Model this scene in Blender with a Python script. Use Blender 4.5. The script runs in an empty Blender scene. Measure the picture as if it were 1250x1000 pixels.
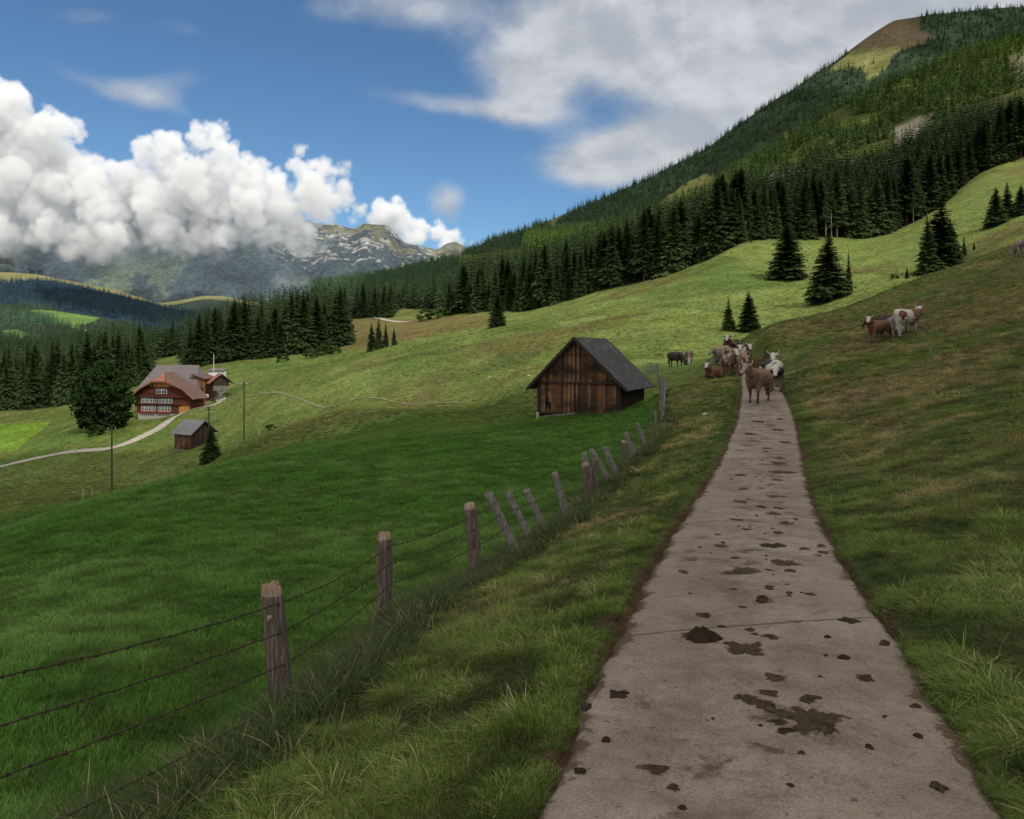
import bpy, bmesh, math, random
import numpy as np
from mathutils import Vector, Matrix
random.seed(7); rng = np.random.default_rng(7)
scene = bpy.context.scene
COL = scene.collection
PI = math.pi
F = 980.0; HX = 625.0; HYP = 428.0          # focal length and horizon measured on the 1250x1000 photograph

# ------------------------------------------------------------------ world, sun, camera
SUN_AZ, SUN_EL = math.radians(34), math.radians(46)     # the sun stands behind the viewer, to the right
SUN = np.array([math.sin(SUN_AZ)*math.cos(SUN_EL), -math.cos(SUN_AZ)*math.cos(SUN_EL), math.sin(SUN_EL)])

def P(px, py, Y):
    "a measured direction at a measured distance -> a point in metres (eye at the origin)"
    return np.array([(px-HX)/F*Y, Y, (HYP-py)/F*Y])

cam = bpy.data.cameras.new('camera'); cam_o = bpy.data.objects.new('camera', cam); COL.objects.link(cam_o)
cam_o.location = (0, 0, 0); cam_o.rotation_euler = (PI/2, 0, 0)
cam.sensor_width = 36; cam.lens = F/1250*36; cam.shift_y = -(500-HYP)/1250
cam.clip_start = 0.05; cam.clip_end = 60000
scene.camera = cam_o
scene.view_settings.view_transform = 'Standard'; scene.view_settings.look = 'None'
scene.view_settings.exposure = 0; scene.view_settings.gamma = 1

sun = bpy.data.lights.new('sun', 'SUN'); sun.energy = 3.3; sun.angle = math.radians(0.5); sun.color = (1, .95, .86)
sun_o = bpy.data.objects.new('sun', sun); COL.objects.link(sun_o)
sun_o.rotation_euler = Vector(SUN).to_track_quat('Z', 'Y').to_euler()

# ------------------------------------------------------------------ node helpers
def lin(r, g, b, a=1):
    f = lambda c: (c/255/12.92 if c/255 <= .04045 else ((c/255+.055)/1.055)**2.4)
    return (f(r), f(g), f(b), a)
class NT:
    def __init__(s, tree): s.t = tree; s.n = tree.nodes; s.l = tree.links
    def new(s, typ, **kw):
        n = s.n.new(typ)
        for k, v in kw.items():
            setattr(n, k, v)
        return n
    def put(s, sock, v):
        if v is None: return
        if isinstance(v, bpy.types.NodeSocket): s.l.new(v, sock)
        else: sock.default_value = v
    def math(s, op, a, b=None, c=None, clamp=False):
        n = s.new('ShaderNodeMath', operation=op, use_clamp=clamp)
        for i, v in enumerate((a, b, c)): s.put(n.inputs[i], v)
        return n.outputs[0]
    def vmath(s, op, a, b=None, scale=None):
        n = s.new('ShaderNodeVectorMath', operation=op)
        s.put(n.inputs[0], a)
        if b is not None: s.put(n.inputs[1], b)
        if scale is not None: s.put(n.inputs['Scale'], scale)
        return n.outputs['Value'] if op in ('DOT_PRODUCT', 'LENGTH', 'DISTANCE') else n.outputs[0]
    def noise(s, vec, scale, detail=4, rough=.55, dist=0.0, dim='3D'):
        n = s.new('ShaderNodeTexNoise', noise_dimensions=dim); s.put(n.inputs['Vector'], vec)
        n.inputs['Scale'].default_value = scale; n.inputs['Detail'].default_value = detail
        n.inputs['Roughness'].default_value = rough; n.inputs['Distortion'].default_value = dist
        return n.outputs['Fac']
    def ramp(s, fac, stops, interp='LINEAR'):
        n = s.new('ShaderNodeValToRGB'); s.put(n.inputs[0], fac); r = n.color_ramp; r.interpolation = interp
        while len(r.elements) < len(stops): r.elements.new(.5)
        for e, (p, c) in zip(r.elements, stops):
            e.position = p; e.color = c if hasattr(c, '__len__') else (c, c, c, 1)
        return n.outputs[0]
    def maprange(s, v, a, b, c=0.0, d=1.0, smooth=False):
        n = s.new('ShaderNodeMapRange'); s.put(n.inputs[0], v)
        if smooth: n.interpolation_type = 'SMOOTHSTEP'
        for i, q in enumerate((a, b, c, d)): s.put(n.inputs[i+1], q)
        return n.outputs[0]
    def mix(s, fac, a, b, mode='MIX'):
        n = s.new('ShaderNodeMix', data_type='RGBA', blend_type=mode); s.put(n.inputs[0], fac)
        s.put(n.inputs[6], a); s.put(n.inputs[7], b); return n.outputs[2]
    def attr(s, name, typ='GEOMETRY', out='Color'):
        n = s.new('ShaderNodeAttribute', attribute_name=name, attribute_type=typ); return n.outputs[out]
    def scaled(s, vec, sc):
        n = s.new('ShaderNodeMapping'); s.put(n.inputs[0], vec); n.inputs[3].default_value = sc; return n.outputs[0]
    def bump(s, h, strength=.4, distance=.02):
        n = s.new('ShaderNodeBump'); s.put(n.inputs['Height'], h)
        n.inputs['Strength'].default_value = strength; n.inputs['Distance'].default_value = distance
        return n.outputs[0]
def material(name):
    m = bpy.data.materials.new(name); m.use_nodes = True; m.node_tree.nodes.clear()
    t = NT(m.node_tree); o = t.new('ShaderNodeOutputMaterial'); t.out = o
    return m, t
def surface(t, color, rough=.9, normal=None, spec=.2, **kw):
    b = t.new('ShaderNodeBsdfPrincipled'); t.put(b.inputs['Base Color'], color)
    t.put(b.inputs['Roughness'], rough); t.put(b.inputs['Specular IOR Level'], spec)
    if normal is not None: t.put(b.inputs['Normal'], normal)
    for k, v in kw.items(): t.put(b.inputs[k], v)
    t.l.new(b.outputs[0], t.out.inputs[0]); return b
def objpos(t): return t.new('ShaderNodeTexCoord').outputs['Object']
def worldpos(t): return t.new('ShaderNodeNewGeometry').outputs['Position']

# ------------------------------------------------------------------ mesh helpers
def link(o, parent=None):
    COL.objects.link(o)
    if parent is not None: o.parent = parent
    return o
def tag(o, label=None, cat=None, group=None, kind=None):
    if label: o['label'] = label
    if cat: o['category'] = cat
    if group: o['group'] = group
    if kind: o['kind'] = kind
    return o
def empty(name, loc, rz=0.0):
    o = bpy.data.objects.new(name, None); o.empty_display_size = .3
    o.location = loc; o.rotation_euler = (0, 0, rz); return link(o)
def np_mesh(name, verts, faces, mats=(), cols=None, smooth=True, mat_idx=None):
    "numpy arrays -> mesh; faces is (n,3) or (n,4)"
    me = bpy.data.meshes.new(name); v = np.asarray(verts, np.float32); f = np.asarray(faces, np.int32)
    n, k = f.shape
    me.vertices.add(len(v)); me.vertices.foreach_set('co', v.ravel())
    me.loops.add(n*k); me.loops.foreach_set('vertex_index', f.ravel())
    me.polygons.add(n); me.polygons.foreach_set('loop_start', np.arange(0, n*k, k, dtype=np.int32))
    try: me.polygons.foreach_set('loop_total', np.full(n, k, np.int32))
    except Exception: pass
    me.polygons.foreach_set('use_smooth', np.full(n, smooth, bool))
    for m in mats: me.materials.append(m)
    if mat_idx is not None: me.polygons.foreach_set('material_index', np.asarray(mat_idx, np.int32))
    if cols is not None:
        a = me.color_attributes.new('Col', 'FLOAT_COLOR', 'POINT')
        c = np.ones((len(v), 4), np.float32); c[:, :cols.shape[1]] = cols; a.data.foreach_set('color', c.ravel())
    me.update(calc_edges=True); me.validate(); return me
class MB:
    "collects boxes, prisms and tubes and links them as ONE mesh object"
    def __init__(s): s.v = []; s.f = []; s.mi = []; s.cur = 0
    def add(s, vs, fs):
        b = len(s.v); s.v += [tuple(map(float, q)) for q in vs]
        s.f += [tuple(b+i for i in q) for q in fs]; s.mi += [s.cur]*len(fs); return s
    def box(s, x0, x1, y0, y1, z0, z1):
        return s.add([(x0,y0,z0),(x1,y0,z0),(x1,y1,z0),(x0,y1,z0),(x0,y0,z1),(x1,y0,z1),(x1,y1,z1),(x0,y1,z1)],
                     [(0,3,2,1),(4,5,6,7),(0,1,5,4),(1,2,6,5),(2,3,7,6),(3,0,4,7)])
    def prism(s, poly, d):
        "closed polygon (list of 3-D points) pushed along vector d"
        n = len(poly); p = [np.array(q, float) for q in poly]; d = np.array(d, float)
        return s.add(p+[q+d for q in p], [tuple(range(n))[::-1], tuple(range(n, 2*n))]+[(i, (i+1) % n, n+(i+1) % n, n+i) for i in range(n)])
    def slab(s, a, b, c, d, t):
        "four corners of a sheet thickened along its normal by t"
        a, b, c, d = [np.array(q, float) for q in (a, b, c, d)]
        n = np.cross(b-a, d-a); n = n/np.linalg.norm(n)*t
        return s.prism([a, b, c, d], n)
    def tube(s, pts, r, k=8, cap=True):
        pts = [np.array(q, float) for q in pts]; rs = r if hasattr(r, '__len__') else [r]*len(pts)
        vs = []
        for i, p in enumerate(pts):
            d = pts[min(i+1, len(pts)-1)]-pts[max(i-1, 0)]; d /= (np.linalg.norm(d)+1e-9)
            u = np.cross(d, (0, 0, 1) if abs(d[2]) < .9 else (1, 0, 0)); u /= np.linalg.norm(u); w = np.cross(d, u)
            vs += [p+rs[i]*(math.cos(a)*u+math.sin(a)*w) for a in [2*PI*j/k for j in range(k)]]
        fs = [(i*k+j, i*k+(j+1) % k, (i+1)*k+(j+1) % k, (i+1)*k+j) for i in range(len(pts)-1) for j in range(k)]
        if cap: fs += [tuple(range(k))[::-1], tuple(range((len(pts)-1)*k, len(pts)*k))]
        return s.add(vs, fs)
    def build(s, name, mat, parent=None, smooth=False, loc=None):
        me = bpy.data.meshes.new(name); me.from_pydata(s.v, [], s.f)
        for m in (mat if isinstance(mat, (list, tuple)) else [mat]): me.materials.append(m)
        me.polygons.foreach_set('material_index', s.mi)
        if smooth: me.polygons.foreach_set('use_smooth', [True]*len(me.polygons))
        bm = bmesh.new(); bm.from_mesh(me); bmesh.ops.recalc_face_normals(bm, faces=bm.faces[:]); bm.to_mesh(me); bm.free()
        o = bpy.data.objects.new(name, me)
        if loc is not None: o.location = loc
        return link(o, parent)
def evaluated_mesh(o, name):
    dg = bpy.context.evaluated_depsgraph_get(); dg.update()
    return bpy.data.meshes.new_from_object(o.evaluated_get(dg))

# ------------------------------------------------------------------ noise
def _hash(ix, iy, seed):
    h = (ix.astype(np.int64)*374761393 + iy.astype(np.int64)*668265263 + seed*1274126177) & 0xffffffff
    h = ((h ^ (h >> 13))*1274126177) & 0xffffffff
    return ((h ^ (h >> 16)) & 0xffff)/65535.0
def vnoise(x, y, seed=0):
    x = np.asarray(x, float); y = np.asarray(y, float)
    ix = np.floor(x); iy = np.floor(y); fx = x-ix; fy = y-iy
    fx = fx*fx*fx*(fx*(fx*6-15)+10); fy = fy*fy*fy*(fy*(fy*6-15)+10)
    a = _hash(ix, iy, seed); b = _hash(ix+1, iy, seed); c = _hash(ix, iy+1, seed); d = _hash(ix+1, iy+1, seed)
    return (a*(1-fx)+b*fx)*(1-fy)+(c*(1-fx)+d*fx)*fy
def fbm(x, y, seed=0, oct=4, gain=.5):
    s = 0; a = 1; tot = 0
    for i in range(oct):
        s = s+a*(vnoise(x*2**i, y*2**i, seed+i*17)-.5); tot += a; a *= gain
    return s/tot*2
def sstep(x, a, b): t = np.clip((x-a)/(b-a), 0, 1); return t*t*(3-2*t)
def in_poly(x, y, poly):
    x = np.asarray(x); y = np.asarray(y); ins = np.zeros(x.shape, bool); n = len(poly)
    for i in range(n):
        x0, y0 = poly[i]; x1, y1 = poly[(i+1) % n]
        c = ((y0 > y) != (y1 > y)) & (x < (x1-x0)*(y-y0)/(y1-y0+1e-12)+x0); ins ^= c
    return ins
def W2(px, Y): return ((px-HX)/F*Y, Y)
# ------------------------------------------------------------------ terrain: heights measured as (px, py, distance)
RY = np.array([-16, 0, 3.49, 4.6, 5.82, 8.1, 11.4, 15, 19.3, 25, 30.4, 33.5, 40, 48, 55, 62])
RX = np.array([-3.6, .18, 1.13, 1.436, 1.76, 2.39, 3.385, 4.546, 5.99, 7.9, 9.62, 10.55, 12.45, 14.7, 16.6, 18.2])
RZ = np.array([-2.2, -2.06, -2.04, -2.02, -2.05, -2.25, -2.47, -2.62, -2.70, -2.52, -2.26, -2.16, -2.0, -1.68, -1.36, -1.2])
def smooth_interp(y, xs, fs):
    y = np.asarray(y, float); s = 0
    for d, w in ((-.12, .2), (-.06, .2), (0, .2), (.06, .2), (.12, .2)): s = s+w*np.interp(y*(1+d)+d*2, xs, fs)
    return s
def road_x(y): return smooth_interp(y, RY, RX)
def road_z(y): return smooth_interp(y, RY, RZ)
ROADW = 2.05
G = []   # control points
def g(px, py, Y): G.append(P(px, py, Y))
def gw(x, y, z): G.append(np.array([x, y, z], float))
for y in (0, 2, 3.5, 5, 6.5, 8.5, 11, 14, 18, 22, 27, 33, 40, 48, 55):
    x, z = float(road_x(y)), float(road_z(y))
    gw(x, y, z); gw(x-.9, y, z); gw(x+.9, y, z)
    if y < 34: gw(x-1.7, y-.3, z-.16); gw(x+1.8, y+.4, z+.14)
for y in (-14, -7): gw(float(road_x(y)), y, -2.1); gw(-6, y, -3.4); gw(8, y, -.8); gw(-16, y, -5.5); gw(20, y, 2.5)
for q in ((343,895,6.5),(474,765,9.8),(580,712,12.5),(630,680,14),(670,650,16),(694,635,17.5),(722,610,20),(762,572,24),(790,550,27),(808,518,34),(806,482,48),(803,455,72)): g(*q)
gw(-2.9, 3.4, -2.75); gw(-3.6, 0, -2.8)
for q in ((0,1000,6.2),(100,850,8.6),(0,750,13.8),(0,668,24),(150,720,14.5),(130,612,31),(200,592,35),(300,562,44),(400,640,22),(300,700,15.5),(500,560,38),
          (500,690,15),(600,600,25),(640,640,18.5),(700,590,27),(700,540,41),(600,540,43),(420,800,10),(250,950,6.9),(740,528,43),(790,500,47),
          (640,513,58),(700,507,55),(757,503,54),(777,493,61),(790,480,66),(600,503,70),(500,503,84),(420,503,98)): g(*q)
# the fold left of the bulge and the farm below
for q in ((0,655,60),(0,630,85),(0,600,120),(60,600,110),(136,602,108),(136,560,150),(0,566,165),(75,551,163),(140,543,163),(200,520,182),(235,548,139),(258,562,128),
          (298,537,124),(340,525,112),(390,500,138),(400,540,75),(330,560,66),(260,590,60),(180,600,72),(195,509,196),(240,500,190),(260,494,200),(270,480,215),(0,535,195),(50,512,228),(0,502,258),(125,522,185),
          (500,494,108),(600,491,86),(640,462,92),(500,452,140),(420,470,150),(350,470,170),(320,443,268),(420,432,268),(270,455,245),(500,425,210),(560,410,220),(610,399,232),(690,376,262),
          (780,346,272),(850,323,270),(900,302,262),(1000,291,300),(1090,291,285),(1200,216,330),(1250,206,320),(1330,170,330),(960,341,200),(1015,380,132),(1060,365,125),
          (800,400,132),(720,422,118),(850,362,182),(750,442,95),(830,447,77),(880,424,110),(1050,330,200),(1150,268,250),(700,470,75),(1180,245,290)): g(*q)
# right pasture up to its crest, and the ground hidden behind the crest
for q in ((1250,720,6.6),(1250,600,10),(1250,500,17),(1250,430,28),(1100,500,23),(1100,430,40),(1000,450,40),(1250,350,52),(1250,296,75),(1105,418,48),(1105,346,70),(1015,386,62),(950,413,58),(905,430,58),
          (1400,600,9.5),(1500,430,24),(1450,250,75),(1105,372,95),(1105,341,150),(1015,401,88),(950,422,85),(950,409,118),(1250,330,110),(1250,291,160),(860,452,62),(893,452,56),(1145,337,168),(1400,240,160)): g(*q)
# forest ground
for q in ((100,492,262),(205,440,400),(150,470,300),(0,470,420),(300,425,380),(400,398,380),(470,402,330),(590,389,300),(500,388,390),(390,392,420),(640,372,340),(700,350,340),(780,325,330),(860,300,330),(950,272,360),(1050,255,380),(1150,235,370),(1250,170,430),
          (-100,480,330),(1000,235,450),(1150,180,480),(860,285,430),(750,318,460),(600,345,480),(480,372,500),(300,400,520),(100,435,560),(0,440,560)): g(*q)
for px, z in ((-700,-60),(-200,-60),(100,-45),(300,-25),(500,-10),(700,20),(900,60),(1100,90),(1400,110),(2000,150)): gw((px-HX)/F*800, 800, z)
for px in (-900,-200,200,600,1000,1500,2100): gw((px-HX)/F*1600, 1600, -95); gw((px-HX)/F*4000, 4000, -150); gw((px-HX)/F*9500, 9500, -150)
for px, y, z in ((-700,60,-28),(-500,200,-35),(-300,120,-32),(-300,350,-30),(1700,60,30),(1700,200,70),(1600,350,120)): gw((px-HX)/F*y, y, z)
G = np.array(G)
def gmap(x, y):
    r = np.hypot(x, y)+1e-6; k = np.log1p(r/6)/r; return np.stack([x*k, y*k], -1)
GC = gmap(G[:, 0], G[:, 1]); GR = np.hypot(G[:, 0], G[:, 1]); GE = G[:, 2]/(GR+8)
def _phi(d2): return np.where(d2 > 1e-14, .5*d2*np.log(d2+1e-20), 0)
nG = len(G); D2 = ((GC[:, None]-GC[None])**2).sum(-1)
A = np.zeros((nG+3, nG+3)); A[:nG, :nG] = _phi(D2)+np.eye(nG)*2e-4; A[:nG, nG] = 1; A[:nG, nG+1:] = GC; A[nG, :nG] = 1; A[nG+1:, :nG] = GC.T
GW = np.linalg.solve(A, np.concatenate([GE, np.zeros(3)]))
def H_raw(x, y):
    x = np.asarray(x, float); y = np.asarray(y, float); sh = x.shape; x = x.ravel(); y = y.ravel(); out = np.empty(len(x))
    for i in range(0, len(x), 20000):
        c = gmap(x[i:i+20000], y[i:i+20000]); d2 = ((c[:, None]-GC[None])**2).sum(-1)
        out[i:i+20000] = _phi(d2)@GW[:nG]+GW[nG]+c@GW[nG+1:]
    return (out*(np.hypot(x, y)+8)).reshape(sh)
def fence_x(y):
    return np.interp(y, [-16, 0, 3.4, 6.5, 9.8, 12.5, 16, 20, 27, 34, 48, 72], [-6, -3.6, -2.9, -1.87, -1.51, -.57, .73, 1.98, 4.55, 6.35, 8.9, 13.1])
def H(x, y):
    "ground height at x, y"
    x = np.asarray(x, float); y = np.asarray(y, float)
    z = H_raw(x, y); r = np.hypot(x, y)
    d = x-road_x(np.minimum(y, 60)); near = sstep(62-y, 0, 8)
    w = (1-sstep(np.abs(d), ROADW/2-.05, ROADW/2+.55))*near
    z = z*(1-w)+(road_z(np.minimum(y, 60))-.0)*w
    off = 1-w
    rough = np.where(d > 0, 1.0, np.where(x > fence_x(y), .8, .3))
    z = z+off*rough*(.10*fbm(x*.55, y*.55, 3, 4)*sstep(90-r, 0, 40)+.28*fbm(x*.12, y*.12, 9, 3)*sstep(r, 10, 40)*sstep(300-r, 0, 200)*.8)
    z = z+.9*fbm(x*.03, y*.03, 21, 3)*sstep(r, 70, 200)
    bed = (np.abs(d) < ROADW/2+.04)*near
    return z-.05*bed
def road_at(px, py):
    "point of the lane seen at px, py"
    ys = np.linspace(2.5, 56, 4000); z = road_z(ys); p = HYP-F*z/ys
    i = np.argmin(np.abs(p-py)); Y = ys[i]; return (px-HX)/F*Y, Y, float(z[i])
def hz(x, y): return float(H(np.array([x]), np.array([y]))[0])
def on_ground(px, Y, dz=0.0):
    x, y = W2(px, Y); return Vector((x, y, hz(x, y)+dz))

# forest outlines on the ground (measured px, distance)
FOREST_LEFT = [W2(*q) for q in ((-420,230),(-100,262),(0,262),(100,262),(150,268),(178,285),(188,420),(225,420),(232,285),(300,284),(345,284),(400,290),(425,300),(415,340),(400,400),(390,520),(0,640),(-500,640))]
FOREST_MID = [W2(*q) for q in ((395,425),(440,400),(475,398),(490,440),(520,420),(545,352),(590,330),(640,308),(700,288),(775,275),(790,700),(380,700))]
FOREST_RIGHT = [W2(*q) for q in ((775,275),(800,273),(850,272),(880,268),(905,272),(945,290),(1000,303),(1060,296),(1092,302),(1120,310),(1165,345),(1250,352),(1400,350),(1600,400),(1700,640),(780,640))]
def forest_mask(x, y): return in_poly(x, y, FOREST_LEFT) | in_poly(x, y, FOREST_MID) | in_poly(x, y, FOREST_RIGHT)

def grid_sheet(X, Y, Z):
    nr, nc = X.shape; v = np.stack([X, Y, Z], -1).reshape(-1, 3)
    i = np.arange(nr*nc).reshape(nr, nc); f = np.stack([i[:-1, :-1], i[:-1, 1:], i[1:, 1:], i[1:, :-1]], -1).reshape(-1, 4)
    return v, f
def mixc(a, b, t): t = np.asarray(t)[..., None]; return np.asarray(a)[..., :3]*(1-t)+np.asarray(b)[..., :3]*t
def ground_color(x, y):
    r = np.hypot(x, y); d = x-road_x(np.minimum(y, 60)); f = fence_x(y)
    lush = np.array([.042, .100, .014]); lush2 = np.array([.065, .115, .024]); sunny = np.array([.118, .156, .042]); olive = np.array([.100, .098, .034])
    green = np.array([.045, .085, .018]); straw = np.array([.17, .135, .065]); brown = np.array([.085, .066, .035]); dark = np.array([.020, .024, .012])
    n1 = fbm(x*.08, y*.08, 5, 5); n2 = fbm(x*.5, y*.5, 6, 4); n3 = fbm(x*.02, y*.02, 8, 4)
    c = mixc(np.broadcast_to(lush, x.shape+(3,)), lush2, sstep(n1, -.2, .6))
    up = sstep(y+.35*x+9*n1, 54, 100)                                              # dry meadow above the lush one
    m = mixc(mixc(np.broadcast_to(sunny, x.shape+(3,)), olive, sstep(n3+.5*n1, -.02, .5)), green*1.2, sstep(fbm(x*.05+9, y*.02, 31, 4), .12, .5)*.6)
    c = mixc(c, m, up)
    fold = sstep(y, 55, 75)*sstep(-x-.10*y, 14, 26)*(1-up*.3)                # rough pasture round the farm
    c = mixc(c, mixc(np.broadcast_to(np.array([.085, .112, .030]), x.shape+(3,)), np.array([.055, .105, .020]), sstep(n1, -.1, .4)), fold)
    right = sstep(x-f, .0, .7)*sstep(66-y+.25*x, 0, 12)                        # everything on the lane's side of the fence
    p = mixc(np.broadcast_to(olive, x.shape+(3,)), green, sstep(n2+.6*n1, -.1, .5)); p = mixc(p, straw, sstep(fbm(x*.3+4, y*.3, 12, 4), .1, .5)*.55)
    p = mixc(p, brown, sstep(fbm(x*.17, y*.4+3, 14, 4), .15, .5)*.6)
    near_edge = (1-sstep(np.abs(d), 1.05, 2.2)); p = mixc(p, green*.8, near_edge*.7)
    c = mixc(c, p, right)
    soil = (1-sstep(np.abs(d)+.18*n2, 1.06, 1.34))*(y < 58); c = mixc(c, np.array([.060, .038, .022]), soil)
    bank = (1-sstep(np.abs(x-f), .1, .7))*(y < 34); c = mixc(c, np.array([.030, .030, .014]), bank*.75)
    c = mixc(c, np.array([.115, .085, .038]), in_poly(x, y, [W2(*q) for q in ((385,300),(470,262),(600,250),(610,300),(540,345),(480,395),(395,420))])*.75)
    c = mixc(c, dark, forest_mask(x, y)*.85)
    c = mixc(c, np.array([.10, .17, .022]), in_poly(x, y, [W2(*q) for q in ((-90,175),(20,178),(62,215),(60,222),(-80,225))]))
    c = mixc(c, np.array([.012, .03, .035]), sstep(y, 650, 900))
    return np.clip(c, .004, 1)

t = np.linspace(-2.0, 8.45, 720); Yr = 4*np.sinh(t); u = np.linspace(-1, 1, 760); u = u*(1+.75*np.abs(u)**2)/1.75*1.75
Y2 = np.repeat(Yr[:, None], len(u), 1); X2 = u[None]*(np.sqrt(Y2**2*.85+9)+3.5)+np.where(Y2 > 0, .12*np.minimum(Y2, 60), 0)
Z2 = H(X2, Y2)
def ground_material(name, near=True):
    m, t = material(name); p = worldpos(t); c = t.attr('Col')
    n1 = t.noise(p, 1.3, 6, .65); n2 = t.noise(t.scaled(p, (1, .45, 1)), .22, 5, .6); n3 = t.noise(p, 14, 3, .7)
    c = t.mix(1, c, t.ramp(n1, [(.25, .45), (.75, 1.55)]), 'MULTIPLY'); c = t.mix(1, c, t.ramp(n2, [(.3, .72), (.7, 1.25)]), 'MULTIPLY')
    c = t.mix(1, c, t.ramp(n3, [(.25, .55), (.75, 1.45)]), 'MULTIPLY')
    c = t.mix(t.maprange(t.noise(p, .09, 4, .6), .48, .7, 0, .35), c, t.mix(1, c, (1.35, 1.0, .75, 1), 'MULTIPLY'))
    h = t.math('ADD', t.math('MULTIPLY', n1, 1.0), t.math('MULTIPLY', n3, .25))
    surface(t, c, 1.0, t.bump(h, .8, .25), .05); return m
v, f = grid_sheet(X2, Y2, Z2)
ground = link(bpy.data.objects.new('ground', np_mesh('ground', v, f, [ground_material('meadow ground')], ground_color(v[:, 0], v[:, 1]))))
tag(ground, kind='structure')

# ---- the lane: a concrete farm road, its own slab with a worn edge
ys = np.concatenate([np.linspace(-14, 2, 40), np.geomspace(2.05, 58, 520)]); q = np.linspace(-1, 1, 41)
cx = road_x(ys); cz = road_z(ys); hw = ROADW/2+.05*fbm(ys*1.3, ys*0, 41, 4)
hl = ROADW/2+.07*fbm(ys*2.1, ys*0+4, 43, 5); hr = ROADW/2+.07*fbm(ys*2.1, ys*0+9, 47, 5)
RXg = cx[:, None]+np.where(q[None] < 0, q[None]*hl[:, None], q[None]*hr[:, None]); RYg = np.repeat(ys[:, None], 41, 1)
edge = np.clip((np.abs(q)-.93)/.07, 0, 1)
RZg = cz[:, None]+.012-.07*edge[None]**1.5-.012*(q[None]**2)+.006*fbm(RXg*2, RYg*2, 50, 3)
m, t = material('concrete lane'); p = worldpos(t)
n1 = t.noise(p, .8, 6, .6); n2 = t.noise(p, 70, 3, .8); n3 = t.noise(p, 2.1, 7, .68, .3); nf = t.noise(p, 9, 6, .72)
c = t.ramp(n1, [(.3, (.140, .110, .087, 1)), (.52, (.185, .149, .121, 1)), (.75, (.225, .194, .166, 1))])
e = t.attr('Col', out='Fac'); mid = t.maprange(e, .02, .5, 1, 0)
c = t.mix(t.math('MULTIPLY', t.maprange(n3, .46, .66, 0, .75), t.maprange(mid, 0, 1, .55, 1)), c, (.085, .060, .044, 1))
rag = t.math('ADD', t.noise(p, 1.9, 5, .6, .5), t.math('MULTIPLY', t.math('SUBTRACT', nf, .5), .34)); ymask = t.new('ShaderNodeSeparateXYZ'); t.put(ymask.inputs[0], p); far_ = t.maprange(ymask.outputs[1], 6, 20, 0, .055)
c = t.mix(t.math('MULTIPLY', t.maprange(t.math('ADD', t.math('ADD', rag, t.math('MULTIPLY', t.math('SUBTRACT', t.noise(p, 26, 5, .8), .5), .30)), far_), .60, .70, 0, .85), t.maprange(mid, 0, .5, .25, 1)), c, (.045, .031, .022, 1))
c = t.mix(t.maprange(t.noise(p, 17, 5, .75),   .60, .66, 0, .8), c, (.050, .036, .027, 1))
c = t.mix(1, c, t.ramp(n2, [(.25, .55), (.75, 1.45)]), 'MULTIPLY'); c = t.mix(1, c, t.ramp(nf, [(.25, .82), (.75, 1.18)]), 'MULTIPLY')
# cross joints every 5.2 m, a hair crack here and there
jt = t.math('ABSOLUTE', t.math('SUBTRACT', t.math('FRACT', t.math('DIVIDE', t.math('ADD', t.math('ADD', ymask.outputs[1], t.math('MULTIPLY', ymask.outputs[0], -.25)), t.math('MULTIPLY', n3, .12)), 5.2)), .09))
c = t.mix(t.maprange(jt, .0016, .004, .8, 0), c, (.03, .024, .016, 1))
ed = t.maprange(t.math('ADD', e, t.math('ADD', t.math('MULTIPLY', t.math('SUBTRACT', n3, .5), 1.0), t.math('MULTIPLY', t.math('SUBTRACT', nf, .5), .8))), .74, .84, 0, .92); c = t.mix(ed, c, (.058, .038, .024, 1))
surface(t, c, .92, t.bump(t.math('ADD', t.math('ADD', n2, nf), t.math('MULTIPLY', n3, 2)), .6, .012), .2)
v, f = grid_sheet(RXg, RYg, RZg); ec = np.repeat(np.abs(q)[None]**3, len(ys), 0).reshape(-1, 1)*np.ones((1, 3))
lane = link(bpy.data.objects.new('road', np_mesh('road', v, f, [m], ec))); tag(lane, kind='structure')

# ---- sheets further off: columns (px) of (distance, py) knots from foot to beyond the crest
def sheet(name, cols, mat, color, nu=260, nv=200, amp=1.0, freq=.004, seed=60, pow_=1.0):
    pxs = np.array([c[0] for c in cols], float); k = len(cols[0][1])
    tt = np.linspace(0, k-1, nv); U = np.linspace(pxs[0], pxs[-1], nu)
    YK = np.array([[q[0] for q in c[1]] for c in cols]); ZK = np.array([[(HYP-q[1])/F*q[0] for q in c[1]] for c in cols])
    def bil(K):
        a = np.stack([np.interp(U, pxs, K[:, j]) for j in range(k)], 1)
        return np.stack([np.interp(tt, np.arange(k), a[i]) for i in range(nu)], 0).T
    Yg, Zg = bil(YK), bil(ZK)
    for _ in range(3):
        for A_ in (Yg, Zg):
            A_[1:-1] = .25*A_[:-2]+.5*A_[1:-1]+.25*A_[2:]; A_[:, 1:-1] = .25*A_[:, :-2]+.5*A_[:, 1:-1]+.25*A_[:, 2:]
    Xg = (U[None]-HX)/F*Yg
    Zg = Zg+amp*fbm(Xg*freq, Yg*freq, seed, 5)
    v, f = grid_sheet(Xg, Yg, Zg); PX = np.repeat(U[None], nv, 0); T = np.repeat(tt[:, None], nu, 1)
    cols_ = color(Xg, Yg, PX, T)
    o = link(bpy.data.objects.new(name, np_mesh(name, v, f, [mat], cols_.reshape(-1, 3)))); tag(o, kind='structure')
    return dict(X=Xg, Y=Yg, Z=Zg, PX=PX, T=T, o=o, col=cols_)
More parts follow.
